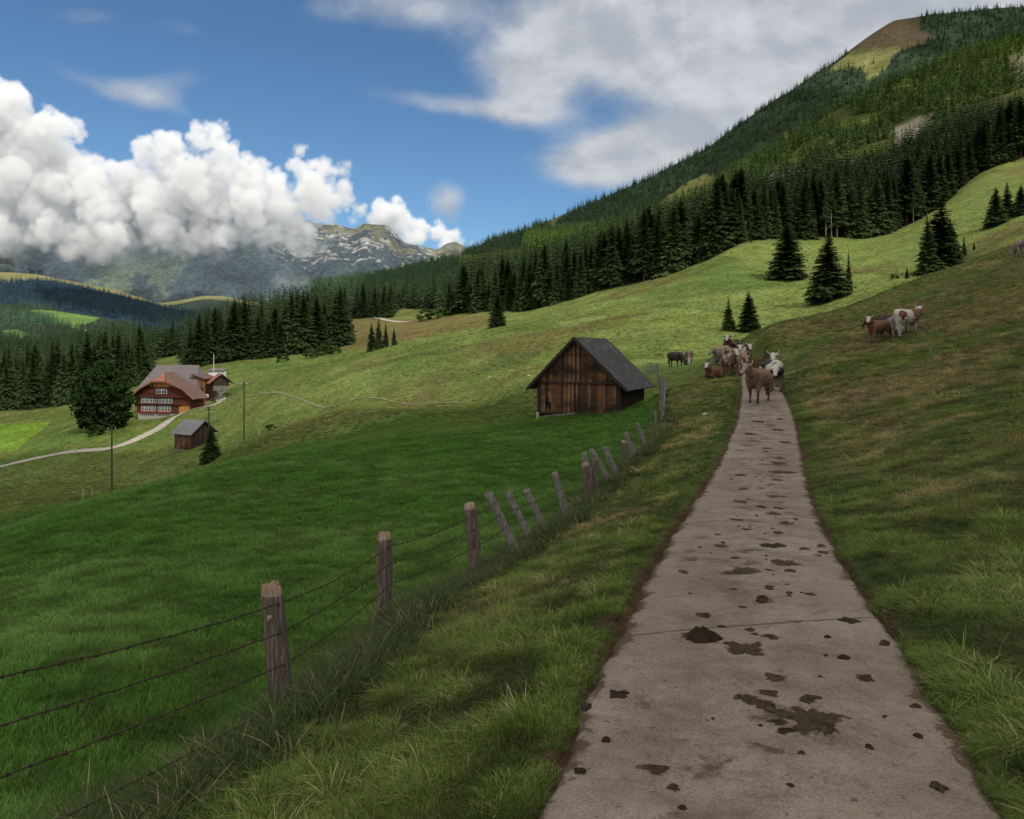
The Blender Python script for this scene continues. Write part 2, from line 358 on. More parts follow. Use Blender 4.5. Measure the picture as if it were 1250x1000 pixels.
def far_material(name, sc, bump=.6, dist=4, contrast=.5):
    m, t = material(name); p = worldpos(t); c = t.attr('Col'); n = t.noise(p, sc, 6, .65); n2 = t.noise(p, sc*9, 4, .7)
    c = t.mix(1, c, t.ramp(n, [(.25, 1-contrast), (.75, 1+contrast)]), 'MULTIPLY'); c = t.mix(1, c, t.ramp(n2, [(.25, 1-contrast), (.75, 1+contrast)]), 'MULTIPLY')
    surface(t, c, 1, t.bump(t.math('ADD', n, t.math('MULTIPLY', n2, .3)), bump, dist), .0); return m
def PY(S): return HYP-F*S['Z']/S['Y']

# wooded flank on the right
def flank_color(X, Y, PX, T):
    b = np.array([.055, .070, .018]); d = np.array([.030, .036, .014]); n = fbm(X*.012, Y*.012, 71, 4)
    return mixc(np.broadcast_to(b, X.shape+(3,)), d, sstep(n, -.1, .4))
flank = sheet('hillside', [
    (560, [(420,400),(480,345),(620,322),(720,318),(820,345),(1000,420)]),
    (650, [(420,385),(470,335),(640,305),(760,310),(860,330),(1050,400)]),
    (760, [(400,360),(440,312),(640,296),(800,286),(900,310),(1080,390)]),
    (850, [(390,345),(430,290),(640,264),(830,247),(930,280),(1100,370)]),
    (930, [(390,330),(430,268),(640,228),(860,196),(960,250),(1120,340)]),
    (1010,[(395,320),(430,252),(640,190),(880,145),(980,220),(1140,320)]),
    (1100,[(390,310),(430,238),(640,160),(890,98),(990,190),(1150,300)]),
    (1180,[(390,290),(430,215),(640,132),(900,62),(1000,160),(1160,280)]),
    (1260,[(390,260),(430,180),(640,105),(910,36),(1010,140),(1170,260)]),
    (1420,[(390,220),(430,140),(640,60),(920,0),(1020,100),(1180,240)]),
    (1700,[(390,180),(430,100),(640,10),(920,-50),(1020,50),(1180,200)])],
    far_material('flank soil', .02), flank_color, 260, 160, 9, .008, 61)
# the long mountain behind it
MOUNT_MEADOWS = [((500,303),(560,318),(660,308),(650,300),(580,312)), ((668,272),(690,262),(680,272),(672,282)), ((800,258),(815,238),(860,212),(880,225),(905,232),(850,255)),
                 ((575,325),(640,305),(655,303),(640,315),(590,328)), ((945,200),(955,160),(962,165),(970,175),(955,205)), ((1008,88),(1030,68),(1060,40),(1090,22),(1118,18),(1125,38),(1150,46),(1090,66),(1080,85),(1062,98),(1050,82)), ((935,215),(985,212),(970,235),(930,240))]
def mount_px_mask(PX, PYv, poly): return in_poly(PX, PYv, poly)
def mount_color(X, Y, PX, T):
    wood = np.array([.030, .044, .028]); n = fbm(X*.006, Y*.006, 81, 4); c = mixc(np.broadcast_to(wood, X.shape+(3,)), wood*1.5, sstep(n, -.1, .5)); return c
mount = sheet('mountain', [
    (380, [(1500,430),(1700,380),(1900,352),(2100,345),(2300,400)]),
    (470, [(1400,425),(1600,360),(1850,338),(2100,333),(2300,400)]),
    (540, [(1300,420),(1500,345),(1800,325),(2100,316),(2300,390)]),
    (600, [(1250,410),(1500,335),(1800,306),(2050,291),(2300,380)]),
    (700, [(1200,390),(1450,320),(1750,283),(2000,258),(2300,360)]),
    (790, [(1150,370),(1450,290),(1750,247),(2000,222),(2300,340)]),
    (870, [(1150,340),(1450,262),(1750,215),(2050,174),(2400,310)]),
    (950, [(1150,310),(1450,240),(1800,175),(2150,116),(2500,280)]),
    (1010,[(1200,290),(1500,225),(1850,140),(2200,78),(2600,250)]),
    (1060,[(1200,270),(1500,205),(1900,115),(2280,44),(2700,230)]),
    (1092,[(1200,260),(1500,195),(1900,100),(2300,23),(2750,220)]),
    (1135,[(1200,250),(1500,180),(1900,90),(2350,17),(2800,200)]),
    (1250,[(1200,230),(1500,150),(1900,70),(2350,8),(2800,180)]),
    (1420,[(1200,200),(1500,110),(1900,30),(2300,-18),(2800,150)]),
    (1800,[(1200,150),(1500,60),(1900,-30),(2300,-60),(2800,100)])],
    far_material('mountain ground', .01), mount_color, 360, 220, 14, .004, 62)
for S, meadows in ((mount, MOUNT_MEADOWS),):
    py = PY(S); msk = np.zeros(py.shape, bool)
    for poly in meadows: msk |= in_poly(S['PX']+5*fbm(S['X']*.02, S['Y']*.02, 91, 3), py, poly)
    S['open'] = msk
    c = S['col']; hi = py < 62
    c = mixc(c, np.array([.14, .145, .055]), msk*1.0); c = mixc(c, np.array([.088, .066, .046]), msk*sstep(74-py+8*fbm(S['X']*.01, S['Y']*.01, 5, 3), 0, 26)*.92)
    me = S['o'].data; a = np.ones((c.shape[0]*c.shape[1], 4), np.float32); a[:, :3] = c.reshape(-1, 3); me.color_attributes['Col'].data.foreach_set('color', a.ravel())
# bare patches in the wooded flank
py = PY(flank); FL_OPEN = [((1090,172),(1110,150),(1140,138),(1130,150),(1112,165),(1098,182)), ((1228,78),(1236,66),(1290,60),(1290,110),(1240,98)), ((930,215),(1000,205),(985,222),(940,228)), ((1085,160),(1125,140),(1140,148),(1105,180))]
flank['open'] = np.zeros(py.shape, bool)
for poly in FL_OPEN: flank['open'] |= in_poly(flank['PX'], py, poly)
c = mixc(flank['col'], np.array([.125, .112, .085]), flank['open']*.9); a = np.ones((c.shape[0]*c.shape[1], 4), np.float32); a[:, :3] = c.reshape(-1, 3)
flank['o'].data.color_attributes['Col'].data.foreach_set('color', a.ravel())

# rocky range far across the valley, its left half inside cloud (distance haze and cloud shade put into the base colours)
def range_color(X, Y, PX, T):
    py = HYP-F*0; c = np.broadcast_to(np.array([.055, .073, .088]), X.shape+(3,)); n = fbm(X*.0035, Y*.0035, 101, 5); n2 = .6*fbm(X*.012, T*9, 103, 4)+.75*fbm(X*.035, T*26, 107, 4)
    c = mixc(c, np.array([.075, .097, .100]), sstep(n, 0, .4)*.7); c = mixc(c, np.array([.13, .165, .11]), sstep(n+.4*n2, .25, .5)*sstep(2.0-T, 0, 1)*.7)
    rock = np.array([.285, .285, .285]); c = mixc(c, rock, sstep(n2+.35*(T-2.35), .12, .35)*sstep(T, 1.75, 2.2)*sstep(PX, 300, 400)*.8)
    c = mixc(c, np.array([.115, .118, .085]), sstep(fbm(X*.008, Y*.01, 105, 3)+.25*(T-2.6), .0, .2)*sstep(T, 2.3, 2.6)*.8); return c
rng_cols = []
for px, top in ((-500,120),(-200,150),(0,190),(120,215),(230,240),(330,262),(360,268),(385,271),(410,270),(432,276),(445,268),(456,272),(470,273),(482,283),(492,294),(505,299),(520,304),(532,306),(545,298),(556,296),(570,303),(590,312),(640,325),(760,350)):
    rng_cols.append((px, [(4300,446),(5000,386+.03*px*0),(5600,.55*top+.45*380),(6200,top),(6900,top+90)]))
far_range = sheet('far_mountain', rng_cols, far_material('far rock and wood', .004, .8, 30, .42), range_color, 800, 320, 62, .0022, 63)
# rolling hill in the valley, left
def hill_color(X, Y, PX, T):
    c = np.broadcast_to(np.array([.018, .030, .062]), X.shape+(3,)); n = fbm(X*.01, Y*.01, 111, 4)  # deep blue of shade and haze put into the wood's base colour
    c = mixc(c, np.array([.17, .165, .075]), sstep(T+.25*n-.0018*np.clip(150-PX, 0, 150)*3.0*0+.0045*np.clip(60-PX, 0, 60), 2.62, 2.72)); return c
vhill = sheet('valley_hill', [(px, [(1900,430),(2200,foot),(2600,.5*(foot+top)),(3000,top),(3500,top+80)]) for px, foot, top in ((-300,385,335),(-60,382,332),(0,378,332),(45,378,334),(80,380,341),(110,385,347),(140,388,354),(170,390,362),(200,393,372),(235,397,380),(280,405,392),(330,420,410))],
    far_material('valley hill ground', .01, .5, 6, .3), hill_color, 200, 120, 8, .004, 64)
def low_color(X, Y, PX, T):
    c = np.broadcast_to(np.array([.030, .040, .030]), X.shape+(3,)); g_ = in_poly(PX+4*fbm(X*.02, Y*.02, 5, 3), HYP-F*0+T*0, [(0,0)]*3) if False else None
    return c
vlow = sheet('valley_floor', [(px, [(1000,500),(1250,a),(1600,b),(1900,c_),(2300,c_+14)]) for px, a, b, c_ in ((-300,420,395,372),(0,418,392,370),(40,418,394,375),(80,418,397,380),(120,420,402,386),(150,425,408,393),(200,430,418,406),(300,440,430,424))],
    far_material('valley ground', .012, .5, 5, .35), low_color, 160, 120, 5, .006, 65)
py = PY(vlow); msk = in_poly(vlow['PX'], py, [(34,379),(50,378),(85,382),(121,388),(118,391),(100,397),(88,398),(72,391)]) | in_poly(vlow['PX'], py, [(0,404),(20,402),(40,409),(30,413),(0,411)]) | in_poly(vlow['PX'], py, [(60,390),(90,394),(110,405),(98,404)])
vlow['open'] = msk; c = mixc(vlow['col'], np.array([.10, .17, .05]), msk); a = np.ones((c.shape[0]*c.shape[1], 4), np.float32); a[:, :3] = c.reshape(-1, 3); vlow['o'].data.color_attributes['Col'].data.foreach_set('color', a.ravel())
# pale crest knoll further along
knoll = sheet('valley_knoll', [(px, [(2500,430),(2900,a+16),(3300,a),(3800,a+30)]) for px, a in ((140,382),(160,372),(172,366),(200,368),(215,366),(250,360),(280,362),(330,372))],
    far_material('knoll ground', .01, .4, 5, .3), lambda X, Y, PX, T: mixc(np.broadcast_to(np.array([.030, .045, .040]), X.shape+(3,)), np.array([.16, .165, .08]), sstep(T, 1.55, 1.7)), 100, 60, 5, .005, 66)
# ------------------------------------------------------------------ conifers
def needle_material(name, dark, light, inst=False):
    m, t = material(name); oi = t.new('ShaderNodeObjectInfo'); p = objpos(t)
    n = t.noise(t.vmath('ADD', p, oi.outputs['Location']), 1.1 if not inst else .5, 3, .6)
    c = t.mix(t.maprange(n, .3, .7), dark, light)
    if inst: c = t.mix(1, c, t.attr('tint', 'INSTANCER'), 'MULTIPLY')
    else:
        c = t.mix(1, c, t.ramp(oi.outputs['Random'], [(0, .6), (1, 1.5)]), 'MULTIPLY')
    surface(t, c, .95, None, .0); return m
def bark_material(name, a, b):
    m, t = material(name); p = objpos(t); n = t.noise(t.scaled(p, (8, 8, 1.2)), 3, 5, .7)
    surface(t, t.mix(t.maprange(n, .3, .7), a, b), .95, t.bump(n, .6, .03), .1); return m
NEEDLE = needle_material('spruce needles', (.012, .024, .010, 1), (.040, .062, .020, 1))
NEEDLE_I = needle_material('wood needles', (.014, .025, .013, 1), (.036, .056, .024, 1), True)
BARK = bark_material('spruce bark', (.05, .04, .032, 1), (.13, .11, .095, 1))
PALE_BARK = bark_material('bleached trunk', (.16, .145, .13, 1), (.30, .28, .25, 1))
def spruce_arrays(seed, h, R, levels, per, flakes, base=.06, ragged=.5, power=.85):
    "crown of drooping boughs, each bough a row of small hanging sprays"
    r = random.Random(seed); V = []; Fc = []
    for L in range(levels):
        k = L/(levels-1); z0_ = h*(base+(1-base)*k**.92); a0_ = r.random()*6.28; lop = r.uniform(0, .35)
        gap = r.random() < .12
        for b in range(max(3, int(per*(1-.55*k)))):
            if gap and r.random() < .5: continue
            a = r.random()*2*PI; z = z0_+h*r.uniform(-.022, .022)*(1-k); ln = (1+lop*math.cos(a-a0_))*R*((1-k)**power*(1-ragged/2+ragged*r.random())*(1.12 if r.random() < .1 else 1)+.035)
            droop = ln*(.42*(1-k)+.10-(.5*k)**2)
            ux, uy = math.cos(a), math.sin(a)
            for f in range(flakes):
                q = (f+.6+.4*r.random())/flakes
                q0 = max(0, q-1.5/flakes); zz = lambda s: z-droop*s**1.4+.10*ln*s*s
                w = (.12+.17*(1-q))*ln*(.7+.6*r.random())+.05*h/20
                for sd in (-1, 1):
                    hang = w*(.35+.5*r.random())
                    p0 = (ux*ln*q0, uy*ln*q0, zz(q0)); p1 = (ux*ln*q, uy*ln*q, zz(q))
                    p2 = (ux*ln*(q*.96)-uy*w*sd, uy*ln*(q*.96)+ux*w*sd, zz(q)-hang)
                    b0 = len(V); V += [p0, p1, p2]; Fc.append((b0, b0+1, b0+2) if sd > 0 else (b0, b0+2, b0+1))
    b0 = len(V)
    for a in range(3):
        V += [(0, 0, h*1.03), (math.cos(a*2.1)*R*.06, math.sin(a*2.1)*R*.06, h*.93), (math.cos(a*2.1+1)*R*.06, math.sin(a*2.1+1)*R*.06, h*.93)]; Fc.append((b0+3*a, b0+3*a+1, b0+3*a+2))
    return np.array(V), np.array(Fc)
def spruce_mesh(seed, h, R, levels, per, flakes, mat, **kw):
    v, f = spruce_arrays(seed, h, R, levels, per, flakes, **kw)
    return np_mesh('spruce crown', v, f, [mat], smooth=False)
def trunk_mesh(h, r0, mat, seed=0):
    rr = random.Random(seed); mb = MB(); pts = [(0, 0, -.6)]+[(rr.uniform(-.03, .03)*h*.1*i/6, rr.uniform(-.03, .03)*h*.1*i/6, h*i/6) for i in range(1, 7)]
    mb.tube(pts, [r0*1.25]+[r0*(1-i/6.3) for i in range(1, 7)], 8)
    for i in range(14):
        z = h*rr.uniform(.04, .5); a = rr.random()*6.3; l = r0*rr.uniform(2.5, 6); mb.tube([(0, 0, z), (math.cos(a)*l, math.sin(a)*l, z-.2*l)], [r0*.14, .01], 4)
    o = mb.build('trunk', mat, smooth=True); me = o.data; bpy.data.objects.remove(o); return me
NVAR = 9
SPR = [(spruce_mesh(100+i, 20, (3.3, 3.9, 3.0, 4.4, 3.5, 2.7, 3.7, 3.1, 4.1)[i], 64, 18, 8, NEEDLE, base=(.03, .05, .08, .03, .05, .12, .2, .1, .06)[i], power=(.85, .7, .95, .8, .75, 1.0, .65, .8, .9)[i]), trunk_mesh(19, .30, BARK, i)) for i in range(NVAR)]
TALL = [(spruce_mesh(200+i, 24, (3.2, 2.8)[i], 34, 12, 5, NEEDLE, base=(.38, .48)[i]), trunk_mesh(23, .28, PALE_BARK, 30+i)) for i in range(2)]
def spruce(loc, h, var, label, group=None, rz=None, wide=1.0, kind='spruce_tree', src=None, cat='tree'):
    cm, tm = (src or SPR)[var % len(src or SPR)]; s = h/(24 if src is TALL else 20)
    e = empty(kind, loc, random.random()*6.28 if rz is None else rz); e.scale = (s*wide, s*wide*random.uniform(.85, 1.1), s); e.rotation_euler[0] = random.uniform(-.025, .025); tag(e, label, cat, group)
    link(bpy.data.objects.new('crown', cm), e); link(bpy.data.objects.new('trunk', tm), e); return e

# single trees on the meadow
def by_px(px, Y, top_py, *a, **k):
    g_ = on_ground(px, Y, -.15); h = (HYP-top_py)/F*Y-g_.z; return spruce(g_, max(h, 1.5), *a, **k)
by_px(889, 130, 364, 0, 'smaller left one of the two dark spruces behind the herd', wide=1.5)
by_px(914, 128, 356, 1, 'taller right one of the two dark spruces behind the herd', wide=1.4)
by_px(1012, 150, 285, 3, 'broad dark spruce at the crest of the slope above the lane', wide=1.45)
by_px(1036, 152, 304, 5, 'thin ragged spruce leaning on the right flank of a broad dark one', wide=.62)
by_px(961, 200, 273, 1, 'lone spruce standing on the green meadow under the forest edge', wide=1.7)
by_px(1147, 172, 236, 0, 'tall dark spruce at the crest of the brown pasture', wide=1.55)
by_px(1133, 170, 262, 2, 'spruce crowding the left side of the tall dark one on the crest', wide=1.4)
by_px(1160, 178, 268, 4, 'shorter spruce on the right side of the tall dark one on the crest', wide=1.4)
by_px(1177, 182, 287, 5, 'small narrow spruce right of the crest group', wide=1.0)
by_px(1189, 184, 294, 2, 'smallest spruce at the right end of the crest group', wide=1.0)
by_px(1107, 150, 324, 2, 'tiny young spruce alone on the crest line')
by_px(1216, 205, 229, 3, 'left spruce of the clump near the right border', wide=1.4)
by_px(1229, 208, 222, 0, 'middle spruce of the clump near the right border', wide=1.35)
by_px(1246, 206, 226, 1, 'right spruce of the clump at the right border', wide=1.4)
by_px(607, 228, 358, 1, 'small dark spruce alone where meadow meets brown pasture', wide=1.35)
by_px(917, 268, 290, 4, 'tiny spruce in front of the forest edge on the meadow')
by_px(258, 127, 521, 3, 'dark little spruce hugging the corner of the field shed', wide=1.5)
for px, Y, tp, v_ in ((462, 236, 387, 0), (454, 238, 394, 4), (481, 240, 398, 2), (471, 237, 392, 5)):
    by_px(px, Y, tp, v_, 'spruce in the small clump on the brown pasture', 'spruces of the clump on the brown pasture')
for px, Y, tp, v_ in ((371, 296, 390, 0), (384, 300, 396, 4), (358, 290, 380, 2), (394, 298, 405, 5)):
    by_px(px, Y, tp, v_, 'short spruce at the low end of the wood by the brown pasture', 'short spruces at the low end of the wood')

# ---- broadleaf tree by the farmhouse, bushes
LEAF = needle_material('broad leaves', (.010, .022, .008, 1), (.030, .055, .016, 1))
SHRUB = needle_material('shrub leaves', (.022, .045, .014, 1), (.055, .09, .026, 1))
def leafy_mesh(seed, h, rx, n_clump, n_leaf, leaf, mat, low=.15):
    r = np.random.default_rng(seed); V = []; Fc = []
    for i in range(n_clump):
        z = low+(1-low)*r.random(); rad = rx*(math.sin(PI*min(1, .18+.82*(z-low)/(1-low)))**.6)*r.uniform(.25, 1.0)**.6; a = r.random()*6.283
        c = np.array([rad*math.cos(a), rad*math.sin(a), z*h*.93]); cr = rx*r.uniform(.16, .30)
        p = r.normal(size=(n_leaf, 3)); p /= np.linalg.norm(p, axis=1)[:, None]; p = c+p*cr*r.random((n_leaf, 1))**.4*np.array([1, 1, .75])
        for q in p:
            d1 = r.normal(size=3); d1 /= np.linalg.norm(d1); d2 = np.cross(d1, r.normal(size=3)); d2 /= np.linalg.norm(d2)+1e-6; s = leaf*r.uniform(.6, 1.4)
            b = len(V); V += [q-d1*s, q+d2*s*.6, q+d1*s, q-d2*s*.6]; Fc.append((b, b+1, b+2, b+3))
    return np_mesh('leaf crown', np.array(V), np.array(Fc), [mat], smooth=False)
def broad_trunk(h, r0, spread, seed):
    rr = random.Random(seed); mb = MB(); mb.tube([(0, 0, -.8), (.05, 0, h*.12), (.1, .05, h*.3), (0, .1, h*.6)], [r0*1.5, r0, r0*.8, r0*.3], 10)
    for i in range(11):
        a = i*2.4+rr.random(); z = h*rr.uniform(.13, .45); l = spread*rr.uniform(.5, .85); c, s = math.cos(a), math.sin(a)
        mb.tube([(0, 0, z), (c*l*.5, s*l*.5, z+h*.14), (c*l, s*l, z+h*rr.uniform(.2, .38))], [r0*.45, r0*.25, r0*.06], 6)
    return mb.build('trunk', BARK, smooth=True)
g_ = on_ground(126, 184, -.1)
e = tag(empty('broadleaf_tree', g_), 'big round dark leafy tree beside the chalet', 'tree')
link(bpy.data.objects.new('crown', leafy_mesh(5, 15.4, 6.1, 230, 60, .42, LEAF, .03)), e); broad_trunk(16, .55, 5, 3).parent = e
BUSH = [leafy_mesh(20+i, 2.0, 1.3, 26, 40, .13, SHRUB, .05) for i in range(3)]
def bush(px, Y, s, label, group=None, squash=.8):
    o = link(bpy.data.objects.new('bush', BUSH[int(px) % 3])); o.location = on_ground(px, Y, -.1); o.scale = (s, s, s*squash); o.rotation_euler = (0, 0, px); tag(o, label, 'bush', group)
for px, Y, s in ((378, 262, 2.2), (396, 268, 2.6), (408, 272, 2.0), (345, 262, 1.8), (520, 352, 3.4), (540, 348, 3.0), (655, 305, 2.4), (668, 300, 2.0)):
    bush(px, Y, s, 'low bush along the foot of the forest', 'bushes along the foot of the forest')
bush(118, 176, 1.6, 'dark bush at the foot of the big leafy tree')
bush(332, 122, .9, 'flat dark bush in the grass right of the tall pole', squash=.5)
bush(1092, 155, .7, 'thin bush on the crest left of the tall dark spruce')

# ---- forest: the trees of the front rows one by one, the mass behind as one wood
def scatter_poly(poly, spacing, seed):
    r = np.random.default_rng(seed); p = np.array(poly); x0, y0 = p.min(0); x1, y1 = p.max(0)
    gx, gy = np.meshgrid(np.arange(x0, x1, spacing), np.arange(y0, y1, spacing)); gx = gx+r.uniform(-.42, .42, gx.shape)*spacing; gy = gy+r.uniform(-.42, .42, gy.shape)*spacing
    k = in_poly(gx, gy, poly); return gx[k], gy[k]
pts = []
for poly, sp_, seed, hh, name in ((FOREST_LEFT, 4.1, 1, 20, 0), (FOREST_MID, 4.1, 2, 21, 1), (FOREST_RIGHT, 4.4, 3, 23, 2)):
    x, y = scatter_poly(poly, sp_, seed); z = H(x, y); h = hh*(.55+.62*rng.random(len(x))**.8)
    if name == 1: h = h*np.where((x/y*F+HX) < 560, .78, 1.0)
    pts.append(np.stack([x, y, z, h, np.full(len(x), name)], 1))
pts = np.concatenate(pts); px_ = pts[:, 0]/pts[:, 1]*F+HX
keep = (px_ > -260) & (px_ < 1500); pts = pts[keep]; px_ = px_[keep]
keep = ~((pts[:, 4] == 0) & (px_ > 188) & (px_ < 224) & (pts[:, 1] < 425)); pts = pts[keep]; px_ = px_[keep]
# nearest to the open ground = seen largest: depth behind the front edge, per direction
vis = (px_ > -15) & (px_ < 1265)
cand = np.where(vis)[0]; cell = (px_[cand]/9).astype(int); front = np.zeros(len(pts), bool)
score = np.full(len(pts), 1e9); ymin = {}
for i, c in zip(cand, cell):
    ymin[c] = min(ymin.get(c, 1e9), pts[i, 1])
for i, c in zip(cand, cell):
    score[i] = pts[i, 1]-min(ymin.get(c+k, 1e9) for k in (-1, 0, 1))+.03*pts[i, 1]
order = np.argsort(score); front[order[:262]] = True
WOOD = ['dark spruce standing at the front of the wood behind the farm', 'dark spruce at the front of the wood above the brown pasture', 'tall dark spruce at the front of the forest above the green meadow']
WGRP = ['front row spruces behind the farm', 'front row spruces above the brown pasture', 'front row spruces above the green meadow']
for i in np.where(front)[0]:
    x, y, z, h, k = pts[i]; k = int(k)
    spruce((x, y, z-.2), h, random.randrange(NVAR), WOOD[k], WGRP[k], wide=random.uniform(.8, 1.18))
# pale bare-stemmed trees at the forest edge
for px, Y, tp, lab in ((1008, 298, 226, 'left one of three bare pale stems at the forest edge'), (1015, 299, 215, 'middle one of three bare pale stems at the forest edge'), (1022, 300, 220, 'right one of three bare pale stems at the forest edge'),
                  (858, 271, 262, 'bare pale stem in the lower forest corner'), (1152, 340, 190, 'tall bleached dead tree against the dark wood'), (1156, 342, 196, 'second bleached dead tree beside the tallest one'), (1115, 305, 232, 'pale stem at the end of the forest edge by the bare earth'),
                  (436, 402, 345, 'pale stem in the dark wood left of the farm track'), (446, 404, 350, 'pale stem in the dark wood nearest the farm track')):
    g_ = on_ground(px, Y, -.2); h = (HYP-tp)/F*Y-g_.z
    if 'dead' in lab:
        e = tag(empty('dead_tree', g_), lab, 'tree'); mb = MB(); rr = random.Random(px); mb.tube([(0, 0, -.5), (.1, 0, h*.5), (0, .1, h)], [.34, .24, .05], 7)
        mb.build('trunk', PALE_BARK, e, True); mb = MB()
        for i in range(34): a = rr.random()*6.3; z_ = h*rr.uniform(.25, .97); l = (h-z_)*.10+.5; mb.tube([(0, 0, z_), (math.cos(a)*l, math.sin(a)*l, z_-.25*l)], [.05, .015], 4)
        mb.build('branches', PALE_BARK, e)
    else: spruce(g_, h, px % 2, lab, src=TALL, wide=.7, kind='bare_stemmed_tree')

# instanced woods
LOWV = []
for i in range(5):
    v, f = spruce_arrays(300+i, 1.0, (.17, .20, .15, .22, .13)[i], 15, 8, 3, base=.04)
    o = bpy.data.objects.new('wood spruce shape', np_mesh('wood spruce shape', v, f, [NEEDLE_I], smooth=False)); LOWV.append(o)
def point_cloud_instances(name, xyz, scale, rotz, pick, tint, sources, tilt=None, kind='stuff', label=None):
    n = len(xyz); me = bpy.data.meshes.new(name); me.vertices.add(n); me.vertices.foreach_set('co', np.asarray(xyz, np.float32).ravel())
    def at(nm, typ, key, val): a = me.attributes.new(nm, typ, 'POINT'); a.data.foreach_set(key, np.ascontiguousarray(val).ravel())
    s3 = np.asarray(scale, np.float32); s3 = s3 if s3.ndim == 2 else np.repeat(s3[:, None], 3, 1)
    rot = np.zeros((n, 3), np.float32); rot[:, 2] = rotz
    if tilt is not None: rot[:, :2] = tilt
    at('inst_scale', 'FLOAT_VECTOR', 'vector', s3); at('inst_rot', 'FLOAT_VECTOR', 'vector', rot); at('inst_pick', 'INT', 'value', np.asarray(pick, np.int32))
    c = np.ones((n, 4), np.float32); c[:, :3] = tint; at('tint', 'FLOAT_COLOR', 'color', c)
    o = link(bpy.data.objects.new(name, me)); tag(o, label, kind=kind)
    ng = bpy.data.node_groups.new(name+' scatter', 'GeometryNodeTree'); ng.interface.new_socket('Geometry', in_out='INPUT', socket_type='NodeSocketGeometry'); ng.interface.new_socket('Geometry', in_out='OUTPUT', socket_type='NodeSocketGeometry')
    N, L = ng.nodes, ng.links; gi = N.new('NodeGroupInput'); go = N.new('NodeGroupOutput'); ip = N.new('GeometryNodeInstanceOnPoints'); ip.inputs['Pick Instance'].default_value = True
    g2i = N.new('GeometryNodeGeometryToInstance')
    for s in reversed(sources):
        oi = N.new('GeometryNodeObjectInfo'); oi.inputs['Object'].default_value = s; L.new(oi.outputs['Geometry'], g2i.inputs[0])
    def na(nm, typ):
        q = N.new('GeometryNodeInputNamedAttribute'); q.data_type = typ; q.inputs[0].default_value = nm; return q.outputs[0]
    e2r = N.new('FunctionNodeEulerToRotation'); L.new(na('inst_rot', 'FLOAT_VECTOR'), e2r.inputs[0])
    m2p = N.new('GeometryNodeMeshToPoints')
    L.new(gi.outputs[0], m2p.inputs[0]); L.new(m2p.outputs[0], ip.inputs['Points']); L.new(g2i.outputs[0], ip.inputs['Instance']); L.new(na('inst_pick', 'INT'), ip.inputs['Instance Index'])
    L.new(e2r.outputs[0], ip.inputs['Rotation']); L.new(na('inst_scale', 'FLOAT_VECTOR'), ip.inputs['Scale']); L.new(ip.outputs[0], go.inputs[0])
    md = o.modifiers.new('scatter', 'NODES'); md.node_group = ng; return o
def wood(name, x, y, z, h, tint, label):
    n = len(x); s = np.stack([h*rng.uniform(.85, 1.25, n)]*2+[h], 1)
    return point_cloud_instances(name, np.stack([x, y, z-.2], 1), s, rng.random(n)*6.283, rng.integers(0, 5, n), tint, LOWV, label=label)
b = pts[~front]; n = len(b); tn = rng.uniform(.6, 1.7, (n, 1))*np.array([[1, 1, 1]])
px_b = b[:, 0]/b[:, 1]*F+HX
tn = tn*np.where((b[:, 4] == 1) & (px_b < 640), 1.25, 1.0)[:, None]
wood('forest', b[:, 0], b[:, 1], b[:, 2], b[:, 3], tn, 'dark mass of spruces behind the front rows')
def sheet_trees(S, n, seed, t0, t1, open_thin=.955):
    r = np.random.default_rng(seed); nv, nu = S['X'].shape; i = r.uniform(t0*(nv-1), t1*(nv-1), n); j = r.uniform(0, nu-1.001, n); i0 = i.astype(int); j0 = j.astype(int); i0 = np.minimum(i0, nv-2); fi = i-i0; fj = j-j0
    def bl(K): return K[i0, j0]*(1-fi)*(1-fj)+K[i0+1, j0]*fi*(1-fj)+K[i0, j0+1]*(1-fi)*fj+K[i0+1, j0+1]*fi*fj
    op = S['open'][i0, j0] if 'open' in S else np.zeros(n, bool)
    k = ~op | (r.random(n) > open_thin); return bl(S['X'])[k], bl(S['Y'])[k], bl(S['Z'])[k], bl(S['PX'])[k]
x, y, z, px = sheet_trees(flank, 15000, 11, .18, .78); ok = (px > 640) & (px < 1420) & ~(in_poly(x, y, FOREST_RIGHT)) ; x, y, z, px = x[ok], y[ok], z[ok], px[ok]
thin = fbm(x*.012+5, y*.012, 131, 3) > -.42+.4*rng.random(len(x))*0; x, y, z, px = x[thin], y[thin], z[thin], px[thin]
n = len(x); gl = sstep(fbm(x*.006, y*.006, 133, 4), -.4, .4)[:, None]; tint = (np.array([[2.6, 2.7, 1.8]])*(1-gl)+np.array([[3.8, 3.7, 1.9]])*gl)*rng.uniform(.7, 1.35, (n, 1))  # sunlight on the crowns put into a brighter, yellower tint
wood('forest', x, y, z, rng.uniform(11, 20, n), tint, 'sunlit spruce forest climbing the right flank')
x, y, z, px = sheet_trees(mount, 26000, 12, .0, .78, .993); py = HYP-F*z/y
ok = (px > 380) & (px < 1420) & ~((py < 62) & (px+py*.9 < 1155) & (px < 1112) & (py > -50)); x, y, z = x[ok], y[ok], z[ok]
n = len(x); wood('forest', x, y, z, rng.uniform(13, 24, n), np.array([[2.9, 3.2, 3.6]])*rng.uniform(.85, 1.15, (n, 1)), 'bluish spruce forest covering the long mountain')  # blue haze of distance put into the needle tint
x, y, z, px = sheet_trees(vlow, 5000, 13, .2, .78, .99); ok = (px > -120) & (px < 330); x, y, z = x[ok], y[ok], z[ok]; k = fbm(x*.006, y*.006, 5, 3) > -.15; x, y, z = x[k], y[k], z[k]; n = len(x)
